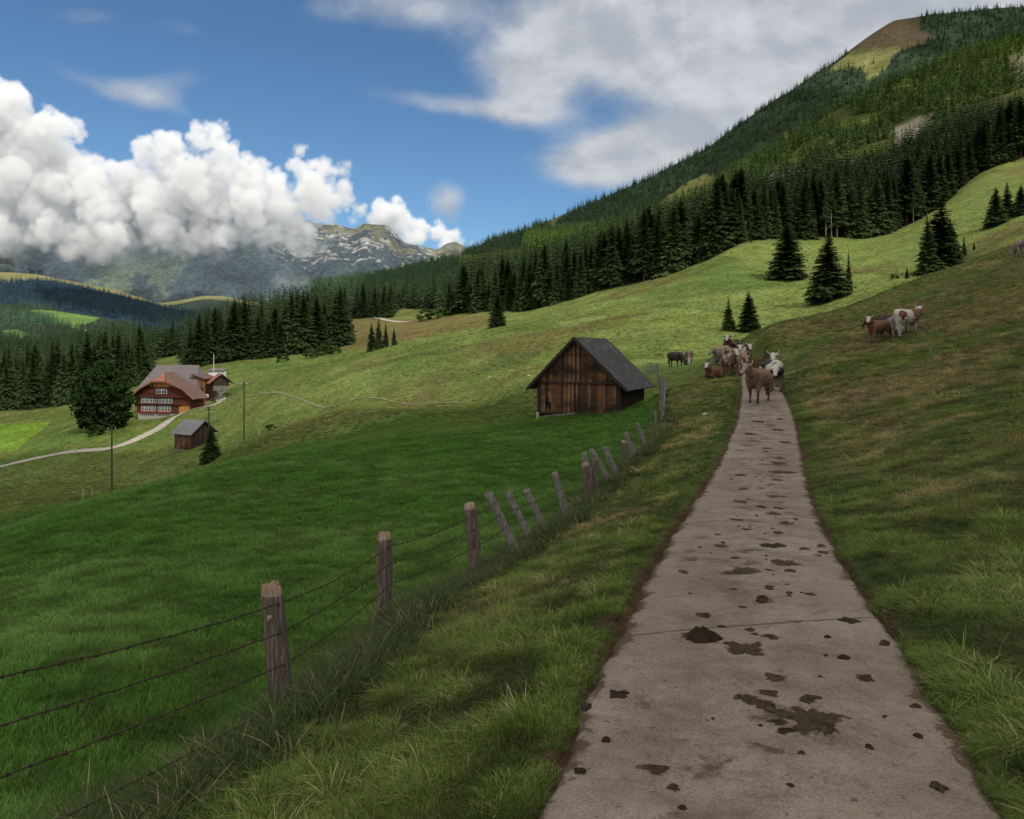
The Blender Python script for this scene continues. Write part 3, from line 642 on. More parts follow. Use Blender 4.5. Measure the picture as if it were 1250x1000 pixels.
wood('forest', x, y, z, rng.uniform(14, 26, n), np.array([[2.8, 3.1, 4.0]])*rng.uniform(.8, 1.3, (n, 1)), 'hazy trees in the valley beyond the farm')  # haze put into the tint of these trees
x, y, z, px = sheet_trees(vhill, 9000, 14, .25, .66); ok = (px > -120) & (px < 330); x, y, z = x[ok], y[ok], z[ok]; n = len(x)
wood('forest', x, y, z, rng.uniform(16, 26, n), np.array([[1.7, 2.0, 5.5]])*rng.uniform(.85, 1.2, (n, 1)), 'deep blue shaded wood on the valley hill')  # blue of shade and haze put into the tint
# ------------------------------------------------------------------ building materials
def plank_material(name, cols, width=.16, axis='X', dark=.35, vert=1.0, stain=None):
    "weathered boards: each board its own tone, grain along it, a dark joint between boards"
    m, t = material(name); p = objpos(t); s = t.new('ShaderNodeSeparateXYZ'); t.put(s.inputs[0], p)
    across = t.math('ADD', s.outputs[0], s.outputs[1]) if axis == 'X' else s.outputs[2]
    k = t.math('DIVIDE', across, width); idx = t.math('FLOOR', k); fr = t.math('FRACT', k)
    wn = t.new('ShaderNodeTexWhiteNoise', noise_dimensions='1D'); t.put(wn.inputs['W'], idx)
    sc = (14, 14, .8) if axis == 'X' else (.8, .8, 14)
    g_ = t.noise(t.vmath('ADD', t.scaled(p, sc), t.vmath('SCALE', wn.outputs['Color'], scale=9)), 1.6, 5, .7)
    c = t.ramp(t.math('ADD', t.math('MULTIPLY', wn.outputs['Value'], .75), t.math('MULTIPLY', g_, .35)), [(i/(len(cols)-1), c_) for i, c_ in enumerate(cols)])
    if stain:
        big = t.noise(t.scaled(p, (.55, .55, .9)), 1.0, 4, .65, .5); c = t.mix(t.maprange(big, .44, .62, 0, .9), c, stain)
    j = t.math('MINIMUM', fr, t.math('SUBTRACT', 1, fr)); c = t.mix(t.maprange(j, .02, .07, 1-dark, 0), c, (.008, .006, .005, 1))
    surface(t, c, .9, t.bump(t.math('ADD', t.maprange(j, 0, .08), t.math('MULTIPLY', g_, .5)), .7, .02), .15); return m
def tile_material(name, a, b, moss=None, row=.32, wid=.25):
    m, t = material(name); p = t.new('ShaderNodeTexCoord').outputs['Generated']; p = objpos(t)
    br = t.new('ShaderNodeTexBrick'); t.put(br.inputs['Vector'], t.scaled(p, (1, 1, 1))); br.inputs['Scale'].default_value = 1/row
    n = t.noise(p, 1.2, 5, .65); n2 = t.noise(p, 9, 3, .7); c = t.mix(t.maprange(n, .3, .7), a, b); c = t.mix(1, c, t.ramp(n2, [(.3, .72), (.7, 1.25)]), 'MULTIPLY')
    s = t.new('ShaderNodeSeparateXYZ'); t.put(s.inputs[0], p); fr = t.math('FRACT', t.math('DIVIDE', s.outputs[2], row*.6)); c = t.mix(t.maprange(fr, .0, .18, .45, 0), c, (.02, .015, .013, 1))
    if moss: c = t.mix(t.maprange(t.noise(p, 2.3, 5, .7), .58, .68, 0, .8), c, moss)
    surface(t, c, .85, t.bump(fr, .4, .03), .2); return m
def plain(name, col, var=.25, sc=4, rough=.85, spec=.2):
    m, t = material(name); n = t.noise(objpos(t), sc, 5, .65); surface(t, t.mix(1, col, t.ramp(n, [(.3, 1-var), (.7, 1+var)]), 'MULTIPLY'), rough, t.bump(n, .25, .02), spec); return m
M = dict(
    barn=plank_material('old barn boards', [(.012, .009, .007, 1), (.045, .026, .017, 1), (.125, .060, .030, 1), (.21, .125, .076, 1)], .15, stain=(.014, .011, .009, 1)),
    barn_dark=plank_material('dark weathered boards', [(.014, .011, .009, 1), (.035, .025, .018, 1), (.055, .040, .030, 1)], .17),  # dark weathered wood, its own tone
    barn_beam=plain('dark beam', (.022, .016, .012, 1)), barn_roof=tile_material('weathered shingle roof', (.030, .030, .033, 1), (.075, .075, .079, 1), (.22, .23, .225, 1), .22),
    stone=plain('dry stone', (.12, .11, .095, 1), .5, 3), void=plain('dark inside', (.006, .005, .004, 1), .1),
    chalet=plank_material('red brown chalet boards', [(.045, .014, .010, 1), (.075, .022, .014, 1), (.11, .035, .02, 1)], .2, 'Z'), honey=plank_material('honey coloured boards', [(.26, .12, .04, 1), (.36, .17, .06, 1)], .25, 'X'),
    brownboard=plank_material('brown stable boards', [(.10, .04, .018, 1), (.17, .07, .03, 1), (.22, .10, .045, 1)], .22), redtile=tile_material('red clay tiles', (.185, .072, .048, 1), (.265, .112, .078, 1), None, .3),
    browntile=tile_material('brown clay tiles', (.085, .052, .045, 1), (.125, .078, .066, 1), None, .3), greytile=tile_material('violet grey tiles', (.098, .086, .090, 1), (.14, .12, .125, 1), None, .3),
    plaster=plain('pale plaster', (.30, .285, .255, 1), .2), white=plain('white paint', (.55, .55, .53, 1), .06), glass=None, greenshut=plain('green shutter paint', (.07, .14, .06, 1), .2), flower=plain('red geraniums', (.28, .03, .03, 1), .6, 6),
    slate=tile_material('grey slate roof', (.115, .118, .128, 1), (.16, .165, .175, 1), None, .25), pole=plain('tarred pole', (.045, .038, .033, 1), .4, 3), concrete=plain('grey concrete', (.30, .29, .27, 1)), metal=plain('grey metal', (.25, .25, .26, 1), .1, 4, .5, .5))
m, t = material('window glass'); surface(t, (.02, .025, .03, 1), .12, None, .6); M['glass'] = m
def place(name, corner, yaw, label, cat): return tag(empty(name, corner, yaw), label, cat)

# ------------------------------------------------------------------ the weathered hay barn (local x along the gable front, y away from the viewer)
A0 = P(656, 503, 56.4); B0 = P(757, 503, 54.0); yaw = math.atan2(B0[1]-A0[1], B0[0]-A0[0]); Wd = float(np.hypot(*(B0-A0)[:2])); Lb = 6.6
base = float(-4.30); e = place('hay_barn', (A0[0], A0[1], base), yaw, 'weathered brown plank hay barn with steep grey shingle roof beside the fence', 'barn')
EV = 2.05; RG = 5.15; mx = Wd*.485
mb = MB()   # lower front wall, boards with a broken gap low on the left
mb.box(0, .62, 0, .09, .05, EV); mb.box(.62, .84, 0, .09, .05, .42); mb.box(.62, .84, 0, .09, 1.0, EV); mb.box(.84, 1.02, 0, .09, .72, EV)
mb.box(1.02, Wd, 0, .09, .0, EV); mb.box(.0, .09, .09, Lb, .0, EV); mb.box(.09, Wd-.09, Lb-.09, Lb, 0, EV); w = mb.build('front_wall', M['barn'], e)
mb = MB(); mb.box(Wd-.09, Wd, .093, Lb-.093, -.25, EV-.003); mb.build('side_wall', M['barn_dark'], e)
mb = MB(); sl = (RG-EV)/mx
mb.prism([(-.02, -.10, EV+.10), (Wd+.02, -.10, EV+.10), (mx, -.10, RG-.06)], (0, .1, 0))
MB().prism([(-.02, Lb-.02, EV+.10), (Wd+.02, Lb-.02, EV+.10), (mx, Lb-.02, RG-.06)], (0, .1, 0)).build('gable', M['barn_dark'], e)
gw_ = mb.build('gable', M['barn'], e); gw_['label'] = 'orange brown boarded gable with a dark stained middle'
mb = MB(); mb.box(mx+.15, mx+1.05, -.145, -.103, EV+1.62, EV+1.67); mb.box(mx+.15, mx+1.0, -.150, -.108, EV+.55, EV+1.58); mb.build('loft_door', M['barn'], e)
mb = MB(); mb.box(-.15, Wd+.15, -.17, .0, EV-.03, EV+.10); mb.box(0, .12, -.03, .12, -.2, EV-.03); mb.box(Wd-.12, Wd+.02, -.03, .12, -.1, EV-.03); mb.box(.2, Wd-.2, -.02, .05, -.12, .04); mb.build('beam', M['barn_beam'], e)
mb = MB(); mb.box(.6, 1.1, .35, .42, .1, .9); mb.tube([(.62, -.02, .34), (1.0, .02, .52)], .05, 6); mb.tube([(.70, .05, .9), (.86, .0, .55)], .04, 6); mb.box(1.1, 1.7, -.03, .02, .12, .17); mb.build('broken_board', M['barn_beam'], e)
ov = .62; yo0, yo1 = -.62, Lb+.35
def roofslab(mb, xe, ze, th=.09):
    d = np.array([xe-mx, 0, ze-RG]); n_ = np.array([-d[2], 0, d[0]]); n_ = n_/np.linalg.norm(n_)*th*(1 if n_[2] > 0 else 1); n_ = n_ if n_[2] > 0 else -n_
    mb.prism([(mx, yo0, RG), (mx, yo1, RG), (xe, yo1, ze), (xe, yo0, ze)], n_)
zl = EV-(.0)-.06; 
mb = MB(); roofslab(mb, -ov, EV-ov*sl*.72); roofslab(mb, Wd+ov*1.1, EV-ov*sl*.72)
rf = mb.build('roof', M['barn_roof'], e)
mb = MB()
for yy in (yo0-.03,): mb.prism([(mx, yy, RG-.16), (mx, yy, RG+.10), (-ov, yy, EV-ov*sl*.72+.09), (-ov, yy, EV-ov*sl*.72-.12)], (0, .028, 0)); mb.prism([(mx, yy, RG-.16), (Wd+ov*1.1, yy, EV-ov*sl*.72-.12), (Wd+ov*1.1, yy, EV-ov*sl*.72+.09), (mx, yy, RG+.10)], (0, .028, 0))
mb.build('barge_board', M['barn_beam'], rf)
mb = MB(); mb.box(.15, 2.6, .12, 1.2, -1.35, -.08); mb.build('undercroft', M['void'], e)  # solid near-black block, painted as the shade under the floor
mb = MB(); rr = random.Random(3)
for i in range(44):
    fx = i/43; x0 = fx*(Wd-.1); zb = hz(A0[0]+x0*math.cos(yaw), A0[1]+x0*math.sin(yaw))-base
    top = -.13 if x0 > 2.7 else zb+.18
    z_ = zb-.3
    while z_ < top:
        h_ = rr.uniform(.13, .22); mb.box(x0-rr.uniform(.02, .12), x0+.14+rr.uniform(0, .1), rr.uniform(-.07, .02), .5, z_, min(z_+h_, top)); z_ += h_+.012
for i in range(26):
    yy = .2+i*(Lb-.3)/26; xx, yw = A0[0]+Wd*math.cos(yaw)-yy*math.sin(yaw), A0[1]+Wd*math.sin(yaw)+yy*math.cos(yaw); zb = hz(xx, yw)-base
    mb.box(Wd-.3, Wd+rr.uniform(.0, .08), yy, yy+.24, min(zb-.3, -.5), -.253)
mb.build('stone_base', M['stone'], e)
mb = MB(); mb.box(-.05, .10, -.08, .08, -1.2, -.02); mb.build('corner_post', M['concrete'], e)

# ------------------------------------------------------------------ farmhouse
def window_row(parent, x0, x1, n_, z0, z1, y, shutters=None, pane_split=2):
    w_ = (x1-x0)/n_
    for i in range(n_):
        a, b = x0+i*w_+.09, x0+(i+1)*w_-.09
        mb = MB(); mb.box(a-.06, a, y-.07, y+.02, z0-.06, z1+.06); mb.box(b, b+.06, y-.07, y+.02, z0-.06, z1+.06); mb.box(a, b, y-.07, y+.02, z0-.06, z0); mb.box(a, b, y-.07, y+.02, z1, z1+.06)
        mb.box((a+b)/2-.025, (a+b)/2+.025, y-.065, y+.02, z0, z1); mb.box(a, (a+b)/2-.025, y-.06, y+.02, (z0+z1)/2+.15, (z0+z1)/2+.19); mb.box((a+b)/2+.025, b, y-.06, y+.02, (z0+z1)/2+.15, (z0+z1)/2+.19)
        f = mb.build('window', M['white'], parent); MB().box(a+.003, b-.003, y-.035, y+.01, z0+.003, z1-.003).build('pane', M['glass'], f)
        if shutters: MB().box(b+.07, b+.07+shutters, y-.06, y-.012, z0-.02, z1+.02).build('shutter', M['greenshut'], f)
FL = P(167, 508, 198); FR = P(233, 505, 194.5); yawf = math.atan2(FR[1]-FL[1], FR[0]-FL[0]); Wf = float(np.hypot(*(FR-FL)[:2]))
e = place('chalet', (FL[0], FL[1], float(FL[2])), yawf, 'big timber chalet with red tiled hipped gable and rows of white windows', 'house')
D = 5.2; ZE = 4.7; ZR = 10.6; mxf = Wf*.47
MB().box(.2, Wf-.2, .2, D, -2.4, .9).build('base', M['plaster'], e)
MB().box(0, Wf, 0, D, .9, ZE+.6).build('wall', M['chalet'], e)
slf = (ZR-ZE)/mxf
mb = MB(); mb.prism([(0, -.12, ZE), (Wf, -.12, ZE), (Wf-1.75, -.12, ZE+2.05), (mxf+1.6, -.12, ZR-1.9), (mxf-1.6, -.12, ZR-1.9), (1.75, -.12, ZE+2.05)], (0, D, 0)); mb.build('gable', M['chalet'], e)
mb = MB(); arc = [(mxf+2.75*math.cos(a), -.55, ZE+2.55+1.75*math.sin(a)) for a in np.linspace(0, PI, 15)]
outer = [(mxf-2.95, -.55, ZE+2.55), (mxf-1.75, -.55, ZR-1.75), (mxf+1.75, -.55, ZR-1.75), (mxf+2.95, -.55, ZE+2.55)]
for i in range(14):
    a0, a1 = arc[i], arc[i+1]; mb.prism([a0, a1, (mxf+(a1[0]-mxf)*1.12+.0, -.55, min(ZR-1.75, a1[2]+.55)), (mxf+(a0[0]-mxf)*1.12, -.55, min(ZR-1.75, a0[2]+.55))], (0, .12, 0))
mb.box(mxf-2.3, mxf+2.3, -.35, -.20, ZE+2.55, ZE+3.75); mb.build('gable_arch', M['honey'], e)
window_row(e, mxf-1.5, mxf+1.5, 2, ZE+.95, ZE+2.0, -.13)
window_row(e, 1.3, 5.6, 4, 3.35, 4.65, -.01, .16); window_row(e, 6.1, 10.0, 4, 3.35, 4.65, -.01, .16)
window_row(e, 1.3, 5.4, 4, 1.35, 2.5, -.01, .16); window_row(e, 6.0, 9.6, 4, 1.35, 2.5, -.01, .16)
mb = MB(); mb.box(-.1, Wf*.82, -.32, 0, 2.86, 3.02); mb.box(-.1, Wf+.1, -.32, -.12, ZE-.06, ZE+.12); mb.build('ledge', M['barn_beam'], e)
mb = MB()
for a, b in ((1.3, 5.4), (6.0, 9.6)): mb.box(a, b, -.36, -.10, 1.0, 1.26)
mb.build('flower_box', M['flower'], e)
MB().box(Wf-2.3, Wf-.3, -1.4, -.02, -1.0, 2.6).build('porch', M['honey'], e)
def fslab(name, mat, pts, th=.16, parent=None):
    mb = MB(); n_ = np.cross(np.array(pts[1], float)-pts[0], np.array(pts[-1], float)-pts[0]); n_ /= np.linalg.norm(n_); n_ = n_ if n_[2] > 0 else -n_
    mb.prism(pts, n_*th); return mb.build(name, mat, parent or e)
yf = -1.15; hipz = ZR-2.0; hw_ = 1.75
# right slope with flared foot, left slope, little front hip
fslab('roof', M['browntile'], [(mxf, 1.1, ZR), (mxf, D, ZR), (Wf-1.6, D, ZE+2.1), (Wf-1.6, yf, ZE+2.1), (mxf+hw_, yf, hipz)])
fslab('roof', M['browntile'], [(Wf-1.6, yf, ZE+2.1), (Wf-1.6, D, ZE+2.1), (Wf+1.5, D, ZE-.35), (Wf+1.5, yf, ZE-.35)])
fslab('roof', M['redtile'], [(mxf, D, ZR), (mxf, 1.1, ZR), (mxf-hw_, yf, hipz), (1.6, yf, ZE+2.1), (1.6, D, ZE+2.1)])
fslab('roof', M['redtile'], [(1.6, D, ZE+2.1), (1.6, yf, ZE+2.1), (-1.6, yf, ZE-.35), (-1.6, D, ZE-.35)])
fslab('roof_hip', M['redtile'], [(mxf, 1.1, ZR+.06), (mxf-hw_-.05, yf-.05, hipz), (mxf+hw_+.05, yf-.05, hipz)])
mb = MB()
for s in ((-1.6, ZE-.5, 1.6, ZE+1.95), (1.6, ZE+1.95, mxf-hw_, hipz-.15), (mxf+hw_, hipz-.15, Wf-1.6, ZE+1.95), (Wf-1.6, ZE+1.95, Wf+1.5, ZE-.5)): mb.prism([(s[0], yf-.06, s[1]), (s[2], yf-.06, s[3]), (s[2], yf-.06, s[3]+.42), (s[0], yf-.06, s[1]+.42)], (0, .05, 0))
mb.box(mxf-hw_, mxf+hw_, yf-.1, yf-.06, hipz-.2, hipz+.1)
mb.build('fascia', M['redtile'], e)
mb = MB(); mb.tube([(mxf, 1.1, ZR+.2), (mxf, 1.1, ZR+.75)], [.3, .02], 8); mb.build('ridge_cap', M['redtile'], e)
# big barn behind
e2 = place('farm_barn', P(164, 499, 207), yawf+.05, 'large barn with violet grey hipped roof joined behind the chalet', 'barn')
L2 = 17.6; D2 = 11.5; b0 = -2.5; ze, zr = 3.6, 11.2
MB().box(.3, L2-.3, 0, D2, b0, ze).build('wall', M['brownboard'], e2)
mb = MB(); th = .2; c_ = [(-.8, -.9, ze-.4), (L2+.3, -.9, ze-.4), (L2+.3, D2+.9, ze-.4), (-.8, D2+.9, ze-.4)]; r0, r1 = (2.6, D2/2, zr), (L2-3.0, D2/2, zr)
mb.add([c_[0], c_[1], c_[2], c_[3], r0, r1, (c_[0][0], c_[0][1], ze-.6), (c_[1][0], c_[1][1], ze-.6), (c_[2][0], c_[2][1], ze-.6), (c_[3][0], c_[3][1], ze-.6)], [(0, 1, 5, 4), (1, 2, 5), (2, 3, 4, 5), (3, 0, 4), (6, 7, 1, 0), (7, 8, 2, 1), (8, 9, 3, 2), (9, 6, 0, 3), (9, 8, 7, 6)])
mb.build('roof', M['greytile'], e2)
# brown stable wing on the right
e3 = place('stable', P(234, 490, 207), yawf+.10, 'brown boarded stable wing at the right end of the big barn', 'stable')
MB().box(0, 3.5, 0, 6, -1.5, 6.0).build('wall', M['brownboard'], e3)
fslab('roof', M['browntile'], [(-.2, -.6, 7.0), (-.2, 6.4, 7.0), (4.0, 6.4, 5.7), (4.0, -.6, 5.7)], .18, e3)
MB().box(2.1, 3.2, -.06, -.01, -.8, 3.6).build('door', M['barn_dark'], e3)
q = P(238, 488, 202); e4 = place('trailer', q, yawf, 'white covered trailer parked in front of the brown stable', 'trailer')
mb = MB(); mb.box(0, 2.9, 0, 1.5, .35, 1.15); mb.prism([(0, 0, 1.15), (0, 1.5, 1.15), (0, 1.2, 1.35), (0, .3, 1.35)], (2.9, 0, 0)); mb.build('body', M['white'], e4)
for x_ in (.7, 2.2): MB().tube([(x_, -.08, .3), (x_, .1, .3)], .3, 14).build('wheel', M['pole'], e4)
mb = MB(); mb.tube([(-.9, .7, .4), (0, .7, .45)], .05, 6); mb.build('drawbar', M['metal'], e4)
# small red roofed store by the flagpole
q = P(260.5, 477, 205); e5 = place('store_cabin', q, .5, 'small dark log store with red tiled roof near the flagpole', 'cabin')
w5, d5 = 3.7, 3.4
MB().box(.0, w5, 0, d5, .0, 1.3).build('base', M['stone'], e5); MB().box(-.1, w5+.1, -.1, d5+.1, 1.3, 2.4).build('wall', M['barn_dark'], e5)
MB().prism([(-.1, -.12, 2.4), (w5+.1, -.12, 2.4), (w5/2, -.12, 3.85)], (0, d5+.2, 0)).build('gable', M['barn_dark'], e5)
fslab('roof', M['redtile'], [(w5/2, -.9, 4.25), (w5/2, d5+.7, 4.25), (-1.2, d5+.7, 1.75), (-1.2, -.9, 1.75)], .13, e5); fslab('roof', M['browntile'], [(w5/2, -.9, 4.25), (w5/2, d5+.7, 4.25), (w5+1.2, d5+.7, 1.75), (w5+1.2, -.9, 1.75)], .13, e5)
MB().box(1.5, 2.5, -.16, -.11, 1.45, 2.2).build('window', M['glass'], e5)
q = P(254, 470, 216); e6 = place('white_shed', q, 0, 'small white walled shed behind the red roofed store', 'shed')
MB().box(0, 3.8, 0, 3, -1, 3.6).build('wall', M['white'], e6); fslab('roof', M['greytile'], [(-.3, -.3, 3.7), (4.1, -.3, 3.7), (4.1, 3.3, 4.3), (-.3, 3.3, 4.3)], .12, e6)
q = P(261, 472, 212); e7 = place('flagpole', q, 0, 'thin white flagpole standing behind the red roofed store', 'flagpole'); mb = MB(); mb.tube([(0, 0, -2), (0, 0, 8.4)], [.10, .06], 8); mb.build('pole', M['white'], e7); mb = MB(); mb.tube([(0, 0, 8.4), (0, 0, 8.6)], [.11, .03], 8); mb.build('finial', M['metal'], e7)

# ------------------------------------------------------------------ field shed below the farm
LFT = P(213, 541, 142); MID = P(234, 547, 138); yaws = math.atan2(MID[1]-LFT[1], MID[0]-LFT[0]); Ls = float(np.hypot(*(MID-LFT)[:2]))
e = place('field_shed', (LFT[0], LFT[1], float(LFT[2])-1.15), yaws+.20, 'little dark timber shed with grey slate roof in the meadow below the track', 'shed')
Ls = 4.3; Ds = 5.0; ZE = 3.1; ZR = 5.1
MB().box(-.05, Ls+.05, -.05, Ds+.05, -2.4, .12).build('base', M['stone'], e)
MB().box(0, Ls, 0, Ds, .12, ZE).build('wall', M['barn'], e)
mb = MB(); mb.prism([(Ls-.08, -.03, .12), (Ls-.08, Ds+.03, .12), (Ls-.08, Ds+.03, ZE), (Ls-.08, Ds/2, ZR-.1), (Ls-.08, -.03, ZE)], (.12, 0, 0)); mb.prism([(0, 0, ZE), (0, Ds, ZE), (0, Ds/2, ZR-.1)], (.1, 0, 0)); mb.build('gable', M['barn_dark'], e)
for s_ in (0, 1):
    y0_ = -.55 if s_ == 0 else Ds+.55
    fslab('roof', M['slate'], [(-.5, Ds/2, ZR), (Ls+.7, Ds/2, ZR), (Ls+.7, y0_, ZE-.32), (-.5, y0_, ZE-.32)], .1)
MB().box(Ls+.05, Ls+.09, 1.4, 2.5, .2, 1.95).build('door', M['barn_beam'], e)

# ------------------------------------------------------------------ poles, stakes, track
def power_pole(px, Y, tp, label):
    g_ = on_ground(px, Y, -.3); h = (HYP-tp)/F*Y-g_.z; e = tag(empty('power_pole', g_), label, 'pole')
    mb = MB(); mb.tube([(0, 0, -.3), (0, 0, h)], [.125, .09], 10); mb.build('post', M['pole'], e); mb = MB(); mb.box(-.55, .55, -.05, .05, h-.55, h-.42); mb.build('crossarm', M['pole'], e)
    for x_ in (-.45, .45): MB().tube([(x_, 0, h-.42), (x_, 0, h-.2)], [.05, .035], 8).build('insulator', M['white'], e)
    return Vector((g_.x, g_.y, g_.z+h-.2))
power_pole(298, 126, 466, 'tall wooden power pole in the meadow right of the field shed')
power_pole(255, 128, 496, 'wooden power pole rising behind the corner of the field shed')
power_pole(136.5, 104, 520, 'thin power pole on the lower slope below the big leafy tree')
for i, (px, Y, h) in enumerate(((112, 100, 1.1), (101, 96, 1.4), (289, 118, 1.0), (316, 116, 1.3), (121, 160, 1.5), (274, 199, 2.0))):
    g_ = on_ground(px, Y, -.2); e = tag(empty('marker_stake', g_), 'pale thin stake standing in the pasture near the track', 'stake', 'pale stakes in the pasture'); MB().tube([(0, 0, -.2), (.05, 0, h)], [.06, .05], 7).build('stake', M['concrete'], e)
def track(path, w, label, mat, name='path'):
    P_ = [];  pts = [np.array(W2(*q)) for q in path]
    tt = np.linspace(0, len(pts)-1, 40*len(pts)); xs = np.interp(tt, range(len(pts)), [p[0] for p in pts]); ys = np.interp(tt, range(len(pts)), [p[1] for p in pts])
    k = np.ones(25)/25
    xs = np.convolve(np.pad(xs, 12, 'edge'), k, 'valid'); ys = np.convolve(np.pad(ys, 12, 'edge'), k, 'valid')
    dx, dy = np.gradient(xs), np.gradient(ys); l = np.hypot(dx, dy)+1e-9; nx, ny = -dy/l, dx/l; a = np.linspace(-1, 1, 7); ww = w*(1+.25*fbm(xs*.3, ys*.3, 7, 3))
    X = xs[:, None]+nx[:, None]*a*ww[:, None]/2; Y = ys[:, None]+ny[:, None]*a*ww[:, None]/2; v, f = grid_sheet(X, Y, H(X, Y)+.10)
    tag(link(bpy.data.objects.new(name, np_mesh(name, v, f, [mat]))), None, kind='structure')
GRAVEL = plain('pale gravel', (.30, .275, .235, 1), .3, 2); DRYG = plain('trodden grass', (.15, .145, .075, 1), .3, 2)
track([(-120, 150), (0, 163), (75, 162), (140, 161), (185, 176), (210, 190), (245, 197), (272, 203)], 2.6, None, GRAVEL)
track([(272, 203), (300, 190), (340, 165), (390, 141), (450, 122), (500, 107), (560, 93), (560, 93.1)], .45, None, DRYG)
track([(272, 203), (266, 212), (258, 224)], 2.2, None, GRAVEL); track([(240, 196), (262, 212), (285, 222), (300, 224)], 1.6, None, DRYG)
track([(455, 408), (470, 385), (482, 372), (500, 360)], 3.0, None, GRAVEL)
# ------------------------------------------------------------------ fences along the lane
def wood_post_material(name, cols):
    m, t = material(name); p = objpos(t); oi = t.new('ShaderNodeObjectInfo')
    g_ = t.noise(t.vmath('ADD', t.scaled(p, (30, 30, 2.2)), t.vmath('SCALE', oi.outputs['Location'], scale=3)), 1.5, 6, .7, .3); g2 = t.noise(t.scaled(p, (6, 6, 2)), 1.4, 4, .6)
    c = t.ramp(g_, [(.28, cols[0]), (.5, cols[1]), (.72, cols[2])]); c = t.mix(t.maprange(g2, .5, .72, 0, .7), c, cols[3])
    surface(t, c, .95, t.bump(g_, .9, .02), .1); return m
POST = wood_post_material('barked post', [(.020, .017, .015, 1), (.090, .074, .063, 1), (.23, .20, .175, 1), (.070, .045, .035, 1)])
GREY = wood_post_material('silver grey stake', [(.045, .042, .040, 1), (.13, .125, .12, 1), (.24, .235, .225, 1), (.10, .085, .07, 1)])
CUT = wood_post_material('cut wood', [(.07, .045, .034, 1), (.22, .165, .125, 1), (.34, .28, .23, 1), (.20, .10, .065, 1)])
m, WIRE_T = material('rusty barbed wire'); surface(WIRE_T, WIRE_T.mix(WIRE_T.noise(objpos(WIRE_T), 4, 3), (.012, .008, .006, 1), (.045, .022, .014, 1)), .7, None, .3); WIRE = m
def rough_post(foot, top, r, mats, seed, k=18, n=22, chamfer=True, squash=.85, point=0.0):
    "an irregular round post with splits down its side and a chamfered, paler top"
    rr = np.random.default_rng(seed); foot = np.array(foot, float); top = np.array(top, float); d = top-foot; L = np.linalg.norm(d); d /= L
    u = np.cross(d, (0, 1, 0)); u /= np.linalg.norm(u); w = np.cross(d, u); ang = np.linspace(0, 2*PI, k, endpoint=False)
    ph = rr.uniform(0, 6.28, 4); base = 1+.09*np.sin(2*ang+ph[0])+.05*np.sin(3*ang+ph[1]); split = np.where(rr.random(k) < .3, -.16, 0)
    bow = rr.uniform(-.035, .035, 2); V = []; zs = np.linspace(0, 1, n)
    for z in zs:
        s = r*(1.08-.14*z)*(1+.03*math.sin(z*9+ph[2]))
        if chamfer and z > 1-.05/L*1.0: s *= .80
        if point and z > .93: s *= 1-point*(z-.93)/.07
        rad = s*(base+split*(.4+.6*math.sin(z*5+ph[3])**2)+rr.uniform(-.05, .05, k)); c = foot+d*L*z+(u*bow[0]+w*bow[1])*math.sin(z*PI)
        V += [c+rad[i]*(math.cos(ang[i])*u+squash*math.sin(ang[i])*w)+d*(rr.uniform(-.03, .02) if z == 1 else 0) for i in range(k)]
    c = foot+d*(L+.008); V.append(c)
    mb = MB(); top_ring = n-1
    F_ = [(i*k+j, i*k+(j+1) % k, (i+1)*k+(j+1) % k, (i+1)*k+j) for i in range(n-1) for j in range(k)]; mb.add(V, F_); mb.cur = 1; mb.f += [(top_ring*k+j, top_ring*k+(j+1) % k, n*k) for j in range(k)]; mb.mi += [1]*k
    if chamfer:
        for q in range(k): mb.mi[(n-2)*k+q] = 1
    return mb
fence_e = tag(empty('barbed_wire_fence', on_ground(343, 6.5)), 'barbed wire fence of split posts and leaning grey stakes between verge and meadow', 'fence')
fo = np.array(fence_e.location)
POSTS = [  # foot px,py  top px,py  distance  radius  kind
    (345, 898, 331, 713, 6.5, .098, 'p', 'thick brown post nearest the viewer with cut top and a knot'), (474, 770, 469, 650, 9.8, .098, 'p', None), (581, 716, 573, 614, 12.5, .098, 'p', 'post with pale bevelled top'),
    (632, 684, 596, 602, 14, .075, 'g', 'grey stake leaning left'), (652, 664, 620, 601, 15, .065, 'g', 'thin grey stake leaning left'), (671, 652, 642, 598, 16, .08, 'g', 'flat grey stake leaning left'),
    (694, 637, 677, 577, 17.6, .072, 'g', 'grey stake leaning slightly left'), (722, 614, 714, 565, 20, .095, 'p', None), (729, 612, 726, 560, 20.3, .09, 'b', 'dark red brown post'), (726, 606, 713, 553, 21, .07, 'g', None),
    (742, 590, 722, 549, 21.5, .075, 'g', 'grey stake leaning left'), (753, 577, 738, 546, 22.5, .085, 'g', None), (763, 572, 761, 538, 24, .08, 'p', None), (777, 562, 764, 528, 25, .08, 'g', None), (791, 552, 778, 517, 27, .07, 'g', 'dark grey stake leaning left'),
    (801, 525, 800, 502, 33, .05, 'g', None)]
posts3d = []
